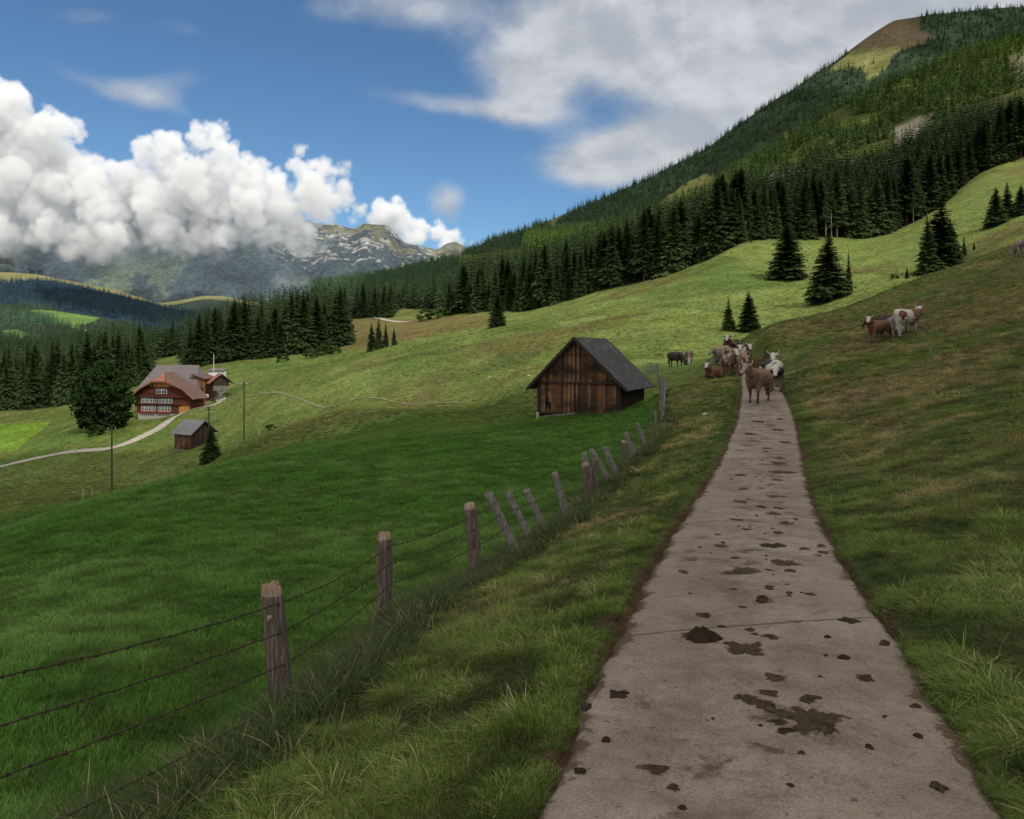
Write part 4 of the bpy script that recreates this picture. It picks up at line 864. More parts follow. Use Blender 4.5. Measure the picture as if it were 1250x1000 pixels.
for i, (fx, fy, tx, ty, Y, r, kd, lab) in enumerate(POSTS):
    x, y = W2(fx, Y); zg = hz(x, y); top = P(tx, ty, Y)
    if kd == 'g': top[1] += .05
    foot = np.array([x, y, min(zg, (HYP-fy)/F*Y)-.35]); dd = (top-foot)
    vis = np.array([x, y, (HYP-fy)/F*Y]); foot = vis-(top-vis)*(.55/np.linalg.norm(top-vis))
    mats = {'p': [POST, CUT], 'g': [GREY, GREY], 'b': [POST, POST]}[kd]
    mb = rough_post(foot-fo, top-fo, r, mats, 500+i, squash=.85 if kd != 'g' else .5, chamfer=kd == 'p')
    o = mb.build('post' if kd != 'g' else 'stake', mats, fence_e, smooth=True)
    if lab: o['label'] = lab
    if i == 0:
        kn = MB(); kc = vis+(top-vis)*.80-fo; kn.tube([kc+np.array([-.005, -.085, 0]), kc+np.array([-.005, -.125, 0])], [.024, .014], 9); kn.build('knot', CUT, o)
    posts3d.append((vis, top, kd, r))
# post just out of the picture, on which the near wires end
v0 = np.array([-2.95, 3.3, hz(-2.95, 3.3)]); t0 = v0+np.array([-.05, 0, 1.42]); mb = rough_post(v0-(t0-v0)*.4-fo, t0-fo, .095, [POST, CUT], 777); mb.build('post', [POST, CUT], fence_e, smooth=True)
# five strands of barbed wire, sagging a little from post to post, a twist of barbs every 11 cm
stations = [(v0, t0, 'p', .095)]+[posts3d[i] for i in (0, 1, 2, 3, 6, 7, 10, 13, 14)]+[(P(808, 520, 34), P(808, 497, 34), 'p', .07)]
wr = random.Random(5)
for s in range(5):
    fr = (.88, .69, .50, .27, .05)[s]; mb = MB(); pts = []
    for j in range(len(stations)-1):
        a = stations[j][0]+(stations[j][1]-stations[j][0])*(fr+wr.uniform(-.015, .015)); b_ = stations[j+1][0]+(stations[j+1][1]-stations[j+1][0])*(fr+wr.uniform(-.015, .015))
        off = np.array([.07, -.07, 0]); a = a+off; b_ = b_+off
        if j > 0: a = last
        last = b_; L = np.linalg.norm(b_-a); N_ = max(6, int(L/.12)); sag = wr.uniform(.02, .05)*L*.35
        for q in range(N_+(1 if j == len(stations)-2 else 0)):
            k = q/N_; p = a+(b_-a)*k-np.array([0, 0, sag*4*k*(1-k)])+np.array([wr.uniform(-.004, .004)]*3); pts.append(p-fo)
    mb.tube(pts, .0052, 5)
    for q, p in enumerate(pts):
        if np.linalg.norm(p+fo) > 20 or q in (0, len(pts)-1): continue
        for c in range(3):
            v = np.array([wr.uniform(-1, 1), wr.uniform(-1, 1), wr.uniform(-1, 1)]); v = v/np.linalg.norm(v)*.016; mb.tube([p-v, p+v], [.003, .0015], 4, False)
        d_ = (pts[q+1]-pts[q])*.09; mb.tube([p-d_, p+d_], .0085, 5)
    mb.build('barbed_wire', WIRE, fence_e)
# paling fence at the bend: close set pales running up the meadow edge, then turning left
pal = tag(empty('paling_fence', on_ground(806, 48)), 'grey paling fence running up the meadow edge and turning at its top', 'fence'); po = np.array(pal.location); prr = random.Random(9)
line = []
for i in range(30):
    k = i/29; Y = 35+37*k; px = np.interp(Y, [35, 45, 55, 63, 72], [808, 811, 809, 806, 803]); line.append((px, Y, prr.uniform(.75, 1.25)))
for i in range(9): line.append((802-i*1.75, 72.2+.05*i, prr.uniform(.9, 1.15)))
for i, (px, Y, h) in enumerate(line):
    g_ = on_ground(px, Y); a = np.array(g_)-po; lean = (prr.uniform(-.22, .10), prr.uniform(-.08, .08))
    rough_post(a-np.array([0, 0, .3]), a+np.array([lean[0]*h, lean[1]*h, h]), prr.uniform(.03, .055), None, 900+i, k=7, n=5, chamfer=False, squash=.55).build('pale', [GREY, GREY], pal)
for hh in (.35, .75):
    mb = MB(); mb.tube([np.array(on_ground(px, Y, hh))-po+np.array([.05, -.05, 0]) for px, Y, h in line[:30:3]+line[29:]], .03, 6); mb.build('rail', GREY, pal)
# ------------------------------------------------------------------ cattle: one continuous skin per animal, horns, tail tuft and hooves as parts
def blob_body(chains, voxel, smooth=6):
    "tapered limbs merged into one closed surface"
    mb = MB()
    for pts, rad in chains:
        pts = [np.array(p, float) for p in pts]; P2, R2 = [pts[0]], [rad[0]]
        for i in range(1, len(pts)):
            for k in (.25, .5, .75, 1.0): P2.append(pts[i-1]+(pts[i]-pts[i-1])*k); R2.append(rad[i-1]+(rad[i]-rad[i-1])*k)
        d0 = P2[0]-P2[1]; d0 /= np.linalg.norm(d0); d1 = P2[-1]-P2[-2]; d1 /= np.linalg.norm(d1)
        P2 = [P2[0]+d0*R2[0]*.8, P2[0]+d0*R2[0]*.45]+P2+[P2[-1]+d1*R2[-1]*.45, P2[-1]+d1*R2[-1]*.8]; R2 = [R2[0]*.5, R2[0]*.86]+R2+[R2[-1]*.86, R2[-1]*.5]
        mb.tube(P2, R2, 14)
    o = mb.build('body', []if False else [bpy.data.materials['dark beam']]); m1 = o.modifiers.new('r', 'REMESH'); m1.mode = 'VOXEL'; m1.voxel_size = voxel
    m2 = o.modifiers.new('s', 'SMOOTH'); m2.factor = .5; m2.iterations = smooth
    me = evaluated_mesh(o, 'cow body'); bpy.data.objects.remove(o); me.materials.clear(); me.polygons.foreach_set('use_smooth', [True]*len(me.polygons)); return me
def cow_chains(pose, yaw_head=0.0, step=0.0):
    ch = []; dz = -.62 if pose == 'lie' else 0
    T = lambda x, y, z: (x, y, z+dz)
    ch.append(([T(-.86, 0, 1.12), T(-.62, 0, 1.10), T(-.2, 0, .98), T(.25, 0, .99), T(.58, 0, 1.06)], [.24, .30, .38, .37, .30]))
    ch.append(([T(.52, 0, .92), T(.2, 0, .84), T(-.25, 0, .84)], [.26, .30, .27]))
    ch.append(([T(-.9, 0, 1.30), T(-.5, 0, 1.30), T(.1, 0, 1.26), T(.6, 0, 1.30)], [.10, .13, .14, .13]))
    for sy in (-1, 1): ch.append(([T(-.82, .20*sy, 1.22), T(-.6, .24*sy, 1.18)], [.10, .12]))
    ca, sa = math.cos(yaw_head), math.sin(yaw_head)
    def hd(x, y, z): return (.72+(x-.72)*ca-y*sa, (x-.72)*sa+y*ca, z)
    if pose == 'graze':
        neck = [hd(.62, 0, 1.12), hd(.95, 0, .90), hd(1.18, 0, .58)]; poll, nose = hd(1.22, 0, .52), hd(1.36, 0, .08)
    elif pose == 'lie': neck = [hd(.62, 0, .5), hd(.88, 0, .72), hd(1.05, 0, .92)]; poll, nose = hd(1.08, 0, .97), hd(1.45, 0, .72)
    elif pose == 'low': neck = [hd(.62, 0, 1.14), hd(1.0, 0, 1.10), hd(1.22, 0, 1.02)]; poll, nose = hd(1.26, 0, 1.03), hd(1.55, 0, .72)
    else: neck = [hd(.62, 0, 1.14), hd(.93, 0, 1.32), hd(1.10, 0, 1.48)]; poll, nose = hd(1.12, 0, 1.53), hd(1.46, 0, 1.22)
    ch.append((neck, [.27, .20, .155])); pl, ns = np.array(poll), np.array(nose); dirn = ns-pl
    ch.append(([poll, tuple(pl+dirn*.35), tuple(pl+dirn*.7), nose], [.135, .125, .088, .082]))
    side = np.array([-sa, ca, 0]); back = -dirn/np.linalg.norm(dirn)
    for sg in (-1, 1): ch.append(([tuple(pl+side*sg*.08), tuple(pl+side*sg*.20+back*.03), tuple(pl+side*sg*.30+np.array([0, 0, -.03]))], [.045, .058, .03]))
    ch.append(([T(-.55, 0, .78), T(-.42, 0, .74)], [.13, .11]))
    if pose == 'lie':
        for sy in (-1, 1):
            ch.append(([(.5, .2*sy, .36), (.78, .26*sy, .16), (.42, .28*sy, .08)], [.14, .075, .055])); ch.append(([(-.62, .24*sy, .42), (-.2, .40*sy, .2), (-.55, .44*sy, .09), (-.25, .46*sy, .07)], [.22, .13, .07, .05]))
    else:
        for sy in (-1, 1):
            s = step*sy; ch.append(([(.48, .20*sy, 1.0), (.50+s*.4, .20*sy, .62), (.50+s, .19*sy, .40), (.49+s, .19*sy, .12), (.52+s, .19*sy, .04)], [.19, .115, .066, .050, .060]))
            s = -step*sy; ch.append(([(-.70, .20*sy, 1.02), (-.58+s*.4, .22*sy, .78), (-.80+s, .20*sy, .50), (-.77+s, .19*sy, .14), (-.72+s, .19*sy, .04)], [.25, .165, .075, .052, .060]))
    return ch, pl, ns, side
COWM = {}
def cow_material(key, base, patch, thr, seed, face=None, legs=None, scale=1.6):
    m, t = material('cow hide '+key); p = objpos(t); n = t.noise(t.vmath('ADD', p, (seed*3.1, seed*1.7, 0)), scale, 2, .5, .2); c = base
    if patch is not None: c = t.mix(t.maprange(n, thr, thr+.03), base, patch)
    s = t.new('ShaderNodeSeparateXYZ'); t.put(s.inputs[0], p)
    if legs: c = t.mix(t.maprange(s.outputs[2], .75, .35), c, legs)
    c = t.mix(1, c, t.ramp(t.noise(p, 7, 4, .7), [(.3, .75), (.7, 1.2)]), 'MULTIPLY')
    if face: c = t.mix(t.attr('Col', out='Fac'), c, face)
    surface(t, c, .8, None, .25); return m
HORN = plain('horn', (.42, .36, .24, 1), .15, 6); HOOF = plain('hoof', (.03, .024, .02, 1), .2); EYE = plain('dark eye', (.008, .006, .005, 1), .1, 4, .2, .5)
BODY = {}
def cow(x, y, z, rz, pose, yaw_head, mat, label, s=1.0, horns=True, step=.08, group=None, tilt=0):
    k = (pose, round(yaw_head, 2), round(step, 2)); ch, pl, ns, side = cow_chains(pose, yaw_head, step)
    if k not in BODY:
        me = blob_body(ch, .034); n_ = len(me.vertices); co = np.empty(n_*3, np.float32); me.vertices.foreach_get('co', co); co = co.reshape(-1, 3)
        d = ns-pl; tt = ((co-pl)@d)/(d@d); dist = np.linalg.norm(co-(pl+np.clip(tt, 0, 1.1)[:, None]*d), axis=1); lat = np.abs((co-pl)@side)
        fac = (sstep(tt, -.25, .02)*(dist < .2)*(1-sstep(lat, .10, .16))).astype(np.float32); a = me.color_attributes.new('Col', 'FLOAT_COLOR', 'POINT'); c4 = np.repeat(fac[:, None], 4, 1); a.data.foreach_set('color', c4.ravel()); BODY[k] = me
    e = tag(empty('cow', (x, y, z), rz), label, 'cow', group); e.scale = (s, s, s); e.rotation_euler[1] = tilt
    me = BODY[k].copy(); me.materials.append(mat); link(bpy.data.objects.new('body', me), e)
    dn = (ns-pl)/np.linalg.norm(ns-pl); up = np.cross(dn, side); up = up if up[2] > 0 or pose == 'graze' and up[0] > 0 else -up
    if horns:
        for sg in (-1, 1): MB().tube([pl+side*sg*.07-dn*.06, pl+side*sg*.22-dn*.10+up*.03, pl+side*sg*.26-dn*.15+up*.09, pl+side*sg*.24-dn*.20+up*.15], [.030, .024, .015, .005], 8).build('horn', HORN, e, True)
    for sg in (-1, 1): MB().tube([pl+dn*.14+side*sg*.105, pl+dn*.14+side*sg*.128], [.022, .012], 7).build('eye', EYE, e, True)
    mz = MB().tube([ns+dn*.02, ns+dn*.085], [.078, .055], 10).build('muzzle', EYE, e, True)
    dz = -.62 if pose == 'lie' else 0
    tl = [(-1.02, 0, 1.33+dz), (-1.13, .01, 1.15+dz), (-1.14, .03, .75+dz*.8), (-1.12, .03, .48+dz*.6)]; o = MB().tube(tl+[(-1.12, .03, .22+dz*.28)], [.04, .028, .02, .05, .015], 7).build('tail', mat, e, True)
    if pose != 'lie':
        for fx, st in ((.53, 1), (-.71, -1)):
            for sy in (-1, 1): MB().tube([(fx+st*step*sy, .19*sy, .075), (fx+.02+st*step*sy, .19*sy, -.02)], [.058, .070], 9).build('hoof', HOOF, e)
    return e
W_, BR, DK, RD, CR, GR = (.34, .32, .295, 1), (.095, .058, .040, 1), (.014, .011, .010, 1), (.095, .042, .026, 1), (.17, .115, .08, 1), (.155, .138, .125, 1)
HB = cow_material('brown', BR, (.15, .085, .055, 1), .48, 1, (.17, .14, .115, 1), (.055, .036, .026, 1)); HBW = cow_material('white dark', W_, DK, .52, 2, W_, (.10, .075, .06, 1), 1.2); HDK = cow_material('dark', DK, (.035, .022, .016, 1), .5, 3)
HRW = cow_material('red white', RD, W_, .50, 4, W_, W_, 1.3); HCR = cow_material('cream', CR, (.23, .185, .14, 1), .5, 5, CR); HGR = cow_material('grey brown', GR, (.12, .09, .07, 1), .52, 6, GR); HRD = cow_material('red', RD, (.12, .06, .036, 1), .55, 7, W_); HPK = cow_material('pale red', (.15, .082, .056, 1), W_, .60, 8, W_)
def cow_at(px, Y, facing, *a, on_road=False, **k):
    x, y = W2(px, Y); z = (float(road_z(y))+.012) if on_road else hz(x, y); return cow(x, y, z-.0, facing, *a, **k)
R_ = math.radians
# on the lane
cow_at(925, 33.6, R_(236), 'stand', R_(-18), HB, 'brown cow with pale muzzle standing across the lane, nearest of the herd', on_road=True, s=1.0, step=.10)
cow_at(943.5, 39.5, R_(266), 'low', R_(-20), HBW, 'white and dark cow standing behind the brown one on the lane', on_road=True, s=1.08)
cow_at(942, 42.6, R_(255), 'stand', R_(0), HBW, 'pale horned cow with white and black head looking over the back of another', s=1.12, step=.05)
# the group where the lane bends
herd = [(880, 56.5, 235, 'stand', -20, HGR, 'whitish grey cow at the left of the herd group', 1.0), (884, 57.5, 275, 'low', 0, HCR, 'cream cow half hidden in the middle of the herd group', 1.0), (893, 54.5, 268, 'stand', 5, HPK, 'pale reddish cow facing the viewer in the herd group', 1.05),
        (905.5, 53.5, 262, 'low', 10, HCR, 'tan cow with lowered head at the right of the herd group', 1.05), (907, 56.8, 285, 'stand', -20, HBW, 'black and white cow at the back right of the herd group', 1.0), (889.5, 58.8, 250, 'stand', 0, HRD, 'red brown cow at the very back of the herd group', 1.05), (899, 56.8, 262, 'stand', 10, HRW, 'red and white cow squeezed in the centre of the herd group', 1.0), (899.5, 58.6, 255, 'low', 0, HDK, 'dark cow behind the centre of the herd group', 1.0)]
for px, Y, f_, ps, yh, mt, lb, s in herd: cow_at(px, Y, R_(f_), ps, R_(yh), mt, lb, s=s)
cow_at(871, 54, R_(230), 'lie', R_(10), HRD, 'red brown cow lying in the grass left of the herd', s=1.0)
cow_at(825, 76, R_(-60), 'graze', R_(0), HDK, 'black cow grazing near the top of the paling fence', s=1.0)
cow_at(841, 76, R_(-100), 'graze', R_(0), HPK, 'pale reddish cow grazing beside the black one', s=1.0)
# on the slope to the right
cow_at(1072, 49.5, R_(205), 'stand', R_(30), HRD, 'dark red cow with white face at the left of the slope group', s=.95); cow_at(1083, 50.6, R_(150), 'low', R_(-10), HDK, 'dark cow in the middle of the slope group', s=.95)
cow_at(1093, 49.3, R_(255), 'graze', R_(0), HGR, 'greyish cow seen from the front in the slope group', s=1.0); cow_at(1108, 50.0, R_(20), 'stand', R_(20), HRW, 'red and white cow looking right at the right of the slope group', s=1.05)
cow_at(1243, 63, R_(75), 'graze', R_(0), HGR, 'pale cow grazing at the right border high on the slope', s=.9)

# ------------------------------------------------------------------ dung and clods on the lane
m, t = material('fresh dung'); p = objpos(t); n_ = t.noise(p, 9, 5, .65); surface(t, t.mix(n_, (.012, .009, .006, 1), (.036, .027, .019, 1)), .9, t.bump(n_, 1, .03), .08); DUNGF = m
m, t = material('dry dung'); p = worldpos(t); n_ = t.noise(p, 24, 6, .8); nb_ = t.noise(p, 11, 6, .75); rad_ = t.attr('Col', out='Fac')
b_ = surface(t, t.mix(t.maprange(n_, .3, .7), (.026, .018, .012, 1), (.095, .068, .048, 1)), .95, t.bump(t.math('ADD', n_, nb_), 1, .03), .1)
tp_ = t.new('ShaderNodeBsdfTransparent'); mx_ = t.new('ShaderNodeMixShader'); t.put(mx_.inputs[0], t.maprange(t.math('ADD', rad_, t.math('MULTIPLY', t.math('SUBTRACT', nb_, .5), 2.1)), .66, .90, 1, 0)); t.l.new(tp_.outputs[0], mx_.inputs[1]); t.l.new(b_.outputs[0], mx_.inputs[2]); t.l.new(mx_.outputs[0], t.out.inputs[0]); DUNGD = m
def w_mm(w): return w > .09
def dung(px, py, wpx, ratio, hgt, mat, label, group=None, seed=0, name='dung_pat'):
    x, y, z = road_at(px, py); r = wpx/F*y/2; rr = np.random.default_rng(int(px*7+py)); K, Q = 56, 9; hgt = min(hgt, .55*r); V = [(0, 0, hgt*.95)]; a = np.linspace(0, 2*PI, K, endpoint=False)
    edge = 1.15*np.clip(1+1.15*fbm(np.cos(a)*1.5+px, np.sin(a)*1.5+py, 3, 5, .55), .3, 1.9)*.85
    for q in range(1, Q+1):
        k = q/Q; hh = hgt*(1-k**2.2)
        for i in range(K): V.append((r*k*edge[i]*math.cos(a[i]), r*ratio*k*edge[i]*math.sin(a[i]), hh*((.75+.5*rr.random()) if hgt < .05 else (.55+.6*fbm(np.array(k*edge[i]*2.6*math.cos(a[i])), np.array(k*edge[i]*2.6*math.sin(a[i])), 3, 4)+.35+.2*rr.random()))+(.002 if q < Q else -.006)))
    Fc = [(0, 1+i, 1+(i+1) % K) for i in range(K)]+[(1+(q-1)*K+i, 1+q*K+i, 1+q*K+(i+1) % K, 1+(q-1)*K+(i+1) % K) for q in range(1, Q) for i in range(K)]
    o = MB().add(V, Fc).build(name, mat, None, True); ca_ = o.data.color_attributes.new('Col', 'FLOAT_COLOR', 'POINT'); kk_ = np.concatenate([[0], np.repeat(np.arange(1, Q+1)/Q, K)]) if w_mm(wpx/F*y) else np.zeros(1+Q*K); ca_.data.foreach_set('color', np.repeat(kk_.astype(np.float32)[:, None], 4, 1).ravel()); o.location = (x, y, z+.010); o.rotation_euler = (0, 0, rr.uniform(-.4, .4)); tag(o, label, 'dung', group); return o
dung(858, 784, 46, .62, .085, DUNGF, 'heaped black fresh dung pat in the middle of the lane', name='dung_heap'); dung(846, 780, 34, .7, .012, DUNGD, 'brown smear on the left of the heaped black dung')
dung(912, 797, 66, .85, .012, DUNGD, 'wide flat brown dung pat right of the heaped black one'); dung(992, 883, 78, 1.0, .012, DUNGD, 'large trodden brown dung pat at the right of the lane in front')
dung(930, 737, 26, .8, .05, DUNGD, 'grassy clod of dung on the joint across the lane')
for px, py, w in ((755, 850, 24), (909, 856, 32), (797, 940, 30), (712, 864, 15), (709, 943, 14), (1056, 831, 26), (905, 701, 48), (962, 690, 34), (834, 699, 14), (988, 727, 14), (915, 771, 14), (1037, 759, 22), (948, 830, 30), (988, 854, 26), (822, 965, 16), (1060, 915, 10), (942, 864, 8), (978, 923, 10), (1145, 962, 22), (1030, 805, 12),
              (944, 668, 26), (880, 668, 20), (912, 648, 14), (950, 652, 12), (900, 636, 22), (942, 628, 24), (930, 620, 12), (958, 640, 14), (905, 614, 18), (945, 607, 22), (908, 598, 16), (950, 587, 18), (955, 577, 26), (905, 581, 12), (950, 566, 20), (952, 560, 14), (935, 548, 14), (958, 540, 16), (915, 530, 12), (950, 525, 16), (925, 515, 14), (952, 512, 10), (862, 755, 10), (1003, 668, 10), (740, 905, 10), (1010, 780, 8), (965, 963, 9), (870, 880, 6), (832, 1000-10, 10), (1120, 900, 9)):
    dung(px, py, w, 1.0 if py > 700 else 1.3, .008 if w > 12 else .02, DUNGD if (px*3+py) % 5 else DUNGF, 'small brown dung pat or clod lying on the lane', 'small dung pats scattered on the lane')
rc = random.Random(44)
for i in range(95):
    yy = math.exp(rc.uniform(math.log(4.2), math.log(31))); xx = float(road_x(yy))+rc.gauss(.1, .36); zz = float(road_z(yy))
    if abs(xx-float(road_x(yy))) > .9: continue
    dung(HX+F*xx/yy, HYP-F*zz/yy, F/yy*rc.choice((.03, .04, .05, .07, .10, .16)), rc.uniform(.6, 1.3), .012, DUNGD if rc.random() < .8 else DUNGF, 'small brown dung pat or clod lying on the lane', 'small dung pats scattered on the lane')
# two pale stones by the hut's meadow and a few on the hillside
for px, Y, w in ((646, 92, .5), (663, 93, .4), (669, 94, .4), (598, 110, .5), (701, 100, .4), (860, 33, .22), (800, 29, .25)):
    g_ = on_ground(px, Y, .02); rr = np.random.default_rng(int(px)); bm = bmesh.new(); bmesh.ops.create_icosphere(bm, subdivisions=3, radius=w*.5)
    for v in bm.verts: v.co *= 1+.25*float(fbm(v.co.x/w*3+px, v.co.y/w*3+v.co.z/w*2, 5, 3)); v.co.z *= .6
    me = bpy.data.meshes.new('stone'); bm.to_mesh(me); bm.free(); me.materials.append(GRAVEL); me.polygons.foreach_set('use_smooth', [True]*len(me.polygons)); o = link(bpy.data.objects.new('stone', me)); o.location = g_; tag(o, 'pale stone lying in the meadow grass', 'stone', 'pale stones in the grass')
# ------------------------------------------------------------------ grass: tufts of single blades scattered over the near ground
def blade_material(name, root, tip, inst=True):
    m, t = material(name); s = t.attr('Col', out='Fac'); c = t.mix(s, root, tip); c = t.mix(1, c, t.attr('tint', 'INSTANCER'), 'MULTIPLY')
    b = surface(t, c, .75, None, .2); tr = t.new('ShaderNodeBsdfTranslucent'); t.put(tr.inputs[0], c); mx = t.new('ShaderNodeMixShader'); mx.inputs[0].default_value = .25
    t.l.new(b.outputs[0], mx.inputs[1]); t.l.new(tr.outputs[0], mx.inputs[2]); t.l.new(mx.outputs[0], t.out.inputs[0]); return m
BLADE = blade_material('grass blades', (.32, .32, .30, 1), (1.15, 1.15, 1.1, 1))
def tuft(seed, n, h, spread, width, lean, seg=3, flat=.0, heads=False):
    r = random.Random(seed); V, Fc, Cc = [], [], []
    for i in range(n):
        a = r.random()*6.283; rr = spread*r.random()**.6; x, y = rr*math.cos(a), rr*math.sin(a); hh = h*r.uniform(.45, 1.1); ln = lean*r.uniform(.2, 1.3)*hh; d = a+r.uniform(-1, 1); w = width*r.uniform(.6, 1.3); px, py = -math.sin(d+r.uniform(-.8, .8)), math.cos(d)
        b0 = len(V)
        for s in range(seg+1):
            k = s/seg; cx, cy = x+math.cos(d)*ln*k**1.8, y+math.sin(d)*ln*k**1.8; z = hh*(k-flat*k*k); ww = w*(1-k**1.6*.92)
            V += [(cx-px*ww, cy-py*ww, z), (cx+px*ww, cy+py*ww, z)]; Cc += [k, k]
        for s in range(seg): Fc.append((b0+2*s, b0+2*s+1, b0+2*s+3, b0+2*s+2))
        if heads:
            b0 = len(V); hx, hy = x+math.cos(d)*ln, y+math.sin(d)*ln; z = hh*(1-flat); V += [(hx-.006, hy, z-.06), (hx+.006, hy, z-.06), (hx+.008, hy, z+.01), (hx-.004, hy, z+.03)]; Cc += [1.2]*4; Fc.append((b0, b0+1, b0+2, b0+3))
    me = np_mesh('grass tuft', np.array(V), np.array(Fc), [BLADE], np.repeat(np.array(Cc)[:, None], 3, 1), smooth=True); return bpy.data.objects.new('grass tuft shape', me)
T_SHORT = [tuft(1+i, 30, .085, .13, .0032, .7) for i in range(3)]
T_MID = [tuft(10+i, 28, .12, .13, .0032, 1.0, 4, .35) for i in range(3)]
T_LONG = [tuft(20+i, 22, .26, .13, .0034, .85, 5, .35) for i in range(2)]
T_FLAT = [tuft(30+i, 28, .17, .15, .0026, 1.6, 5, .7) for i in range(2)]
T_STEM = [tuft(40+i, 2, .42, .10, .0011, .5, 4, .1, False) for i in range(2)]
SRC = T_SHORT+T_MID+T_LONG+T_FLAT+T_STEM   # 0-2 short, 3-5 mid, 6-7 long, 8-9 lying, 10-11 stems
gr = np.random.default_rng(77)
def cand(n_, y0, y1, umin=-.85, umax=.85):
    Y = np.exp(gr.uniform(math.log(y0), math.log(y1), n_)); u_ = gr.uniform(umin, umax, n_); return u_*(Y+1.2)+.02*Y, Y
def pick(lo, hi, n_): return gr.integers(lo, hi+1, n_)
def lay(name, x, y, idx, sc, tint, label, lift=-.01):
    z = H(x, y)+lift; n_ = len(x); tl = gr.normal(0, .12, (n_, 2))
    return point_cloud_instances(name, np.stack([x, y, z], 1), np.repeat(sc[:, None], 3, 1), gr.random(n_)*6.283, idx, tint, SRC, tilt=tl, label=label)
# lush meadow left of the fence
x, y = cand(125000, 2.6, 62, -.85, .35); k = (x < fence_x(y)-.05) & (y < 58); x, y = x[k], y[k]; n_ = len(x)
l = fbm(x*.25, y*.25, 201, 4); lg = sstep(l, .15, .5)
tint = mixc(np.broadcast_to(np.array([.070, .165, .024]), (n_, 3)), np.array([.115, .200, .044]), sstep(l, -.3, .5))*gr.uniform(.65, 1.4, (n_, 1))
idx = np.where(gr.random(n_) < .05+.16*lg, pick(3, 5, n_), pick(0, 2, n_)); sc = gr.uniform(.7, 1.25, n_)*(1+.75*sstep(y, 8, 40))
cl = sstep(fbm(x*1.5, y*1.5, 247, 3), -.4, .4); tint = tint*(.72+.5*cl)[:, None]; sc = sc*(.85+.3*cl)
lay('meadow_grass', x, y, idx, sc, tint, 'short lush green meadow grass left of the fence')
# verge between fence and lane
x, y = cand(190000, 2.4, 58, -.8, .6); rx = road_x(y); f_ = fence_x(y); k = (x > f_-.25) & (x < rx-ROADW/2-.03+.035*np.sin(y*9)+.03*np.sin(y*23)) & (y < 62); x, y = x[k], y[k]; n_ = len(x); dr = road_x(y)-ROADW/2-x; df = x-fence_x(y)
l = fbm(x*.8, y*.8, 211, 4); l2 = fbm(x*.35+7, y*.35, 213, 3)
dry = sstep(l2+.5*l, -.05, .45)*sstep(dr, .25, .9); lush = 1-sstep(dr+.25*l, .1, .55)
tint = mixc(mixc(np.broadcast_to(np.array([.092, .130, .026]), (n_, 3)), np.array([.255, .205, .080]), dry*.9), np.array([.078, .128, .026]), lush*.5)*gr.uniform(.5, 1.5, (n_, 1))
bank = (1-sstep(df, .05, .75))
tint = mixc(tint, tint*np.array([.55, .50, .45]), bank*sstep(gr.random((n_,)), .2, .5))
q = gr.random(n_); idx = np.where(dr < .35, np.where(q < .35, pick(3, 5, n_), pick(0, 2, n_)), np.where(q < .28, pick(8, 9, n_), np.where(q < .60, pick(3, 5, n_), np.where(q < .965, pick(0, 2, n_), pick(6, 7, n_)))))
idx = np.where((df < .5) & (gr.random(n_) < .6), pick(6, 7, n_), idx); q = gr.random(n_); idx = np.where((q < .006) & (dr > .4), pick(10, 11, n_), idx)
tint[(idx >= 10)] = np.array([.17, .145, .075]); st = (gr.random(n_) < .05+.20*sstep(l2, -.2, .3)*sstep(dr, .2, .6)) & (idx >= 3); tint[st] = np.array([.40, .33, .18])*gr.uniform(.7, 1.2, (st.sum(), 1))
sc = gr.uniform(.55, 1.05, n_)*(.68+.85*sstep(y, 5, 40))*np.where(dr < .18, .6, 1)
cl = sstep(fbm(x*2.4, y*2.4, 241, 3), -.4, .4); tint = tint*(.42+1.05*cl)[:, None]; sc = sc*(.7+.6*cl)
lay('verge_grass', x, y, idx, sc, tint, 'long matted grass and straw on the verge between fence and lane')
# pasture right of the lane
x, y = cand(230000, 2.4, 95, .05, .9); k = (x > road_x(np.minimum(y, 60))+ROADW/2+.02-.035*np.sin(y*7)-.03*np.sin(y*19)) | (y > 60); k &= y < 60+.8*np.maximum(x-14, 0); x, y = x[k], y[k]; n_ = len(x); dr = x-road_x(np.minimum(y, 60))-ROADW/2
l = fbm(x*.7, y*.7, 221, 4); l2 = fbm(x*.22+3, y*.3, 223, 4); l3 = fbm(x*.11, y*.16+4, 227, 4)
dry = sstep(l2+.35*l, -.02, .4)*sstep(dr, .2, .9); br = sstep(l3+.25*l, .1, .45)*sstep(dr, .5, 2)
tint = mixc(mixc(np.broadcast_to(np.array([.098, .145, .032]), (n_, 3)), np.array([.25, .21, .095]), dry*.8), np.array([.19, .145, .072]), br*.55)*gr.uniform(.5, 1.5, (n_, 1))
tint = mixc(tint, np.array([.08, .13, .027]), (1-sstep(dr, .1, .5))*.4)
q = gr.random(n_); idx = np.where(q < .22+.2*dry, pick(8, 9, n_), np.where(q < .64, pick(3, 5, n_), np.where(q < .97, pick(0, 2, n_), pick(6, 7, n_)))); idx = np.where((gr.random(n_) < .004) & (dr > .6), pick(10, 11, n_), idx); tint[idx >= 10] = np.array([.16, .13, .07])
st = (gr.random(n_) < .04+.20*sstep(l2, -.1, .35)*sstep(dr, .2, .6)) & (idx >= 3); tint[st] = np.array([.38, .29, .165])*gr.uniform(.7, 1.2, (st.sum(), 1))
sc = gr.uniform(.5, 1.05, n_)*(.66+.85*sstep(y, 5, 45))*np.where(dr < .18, .6, 1)*np.where(l > .25, 1.25, 1.0)
cl = sstep(fbm(x*1.9, y*1.9, 243, 3), -.4, .4); tint = tint*(.55+.95*cl)[:, None]; sc = sc*(.7+.6*cl)
lay('pasture_grass', x, y, idx, sc, tint, 'matted green and straw coloured grass on the slope right of the lane')
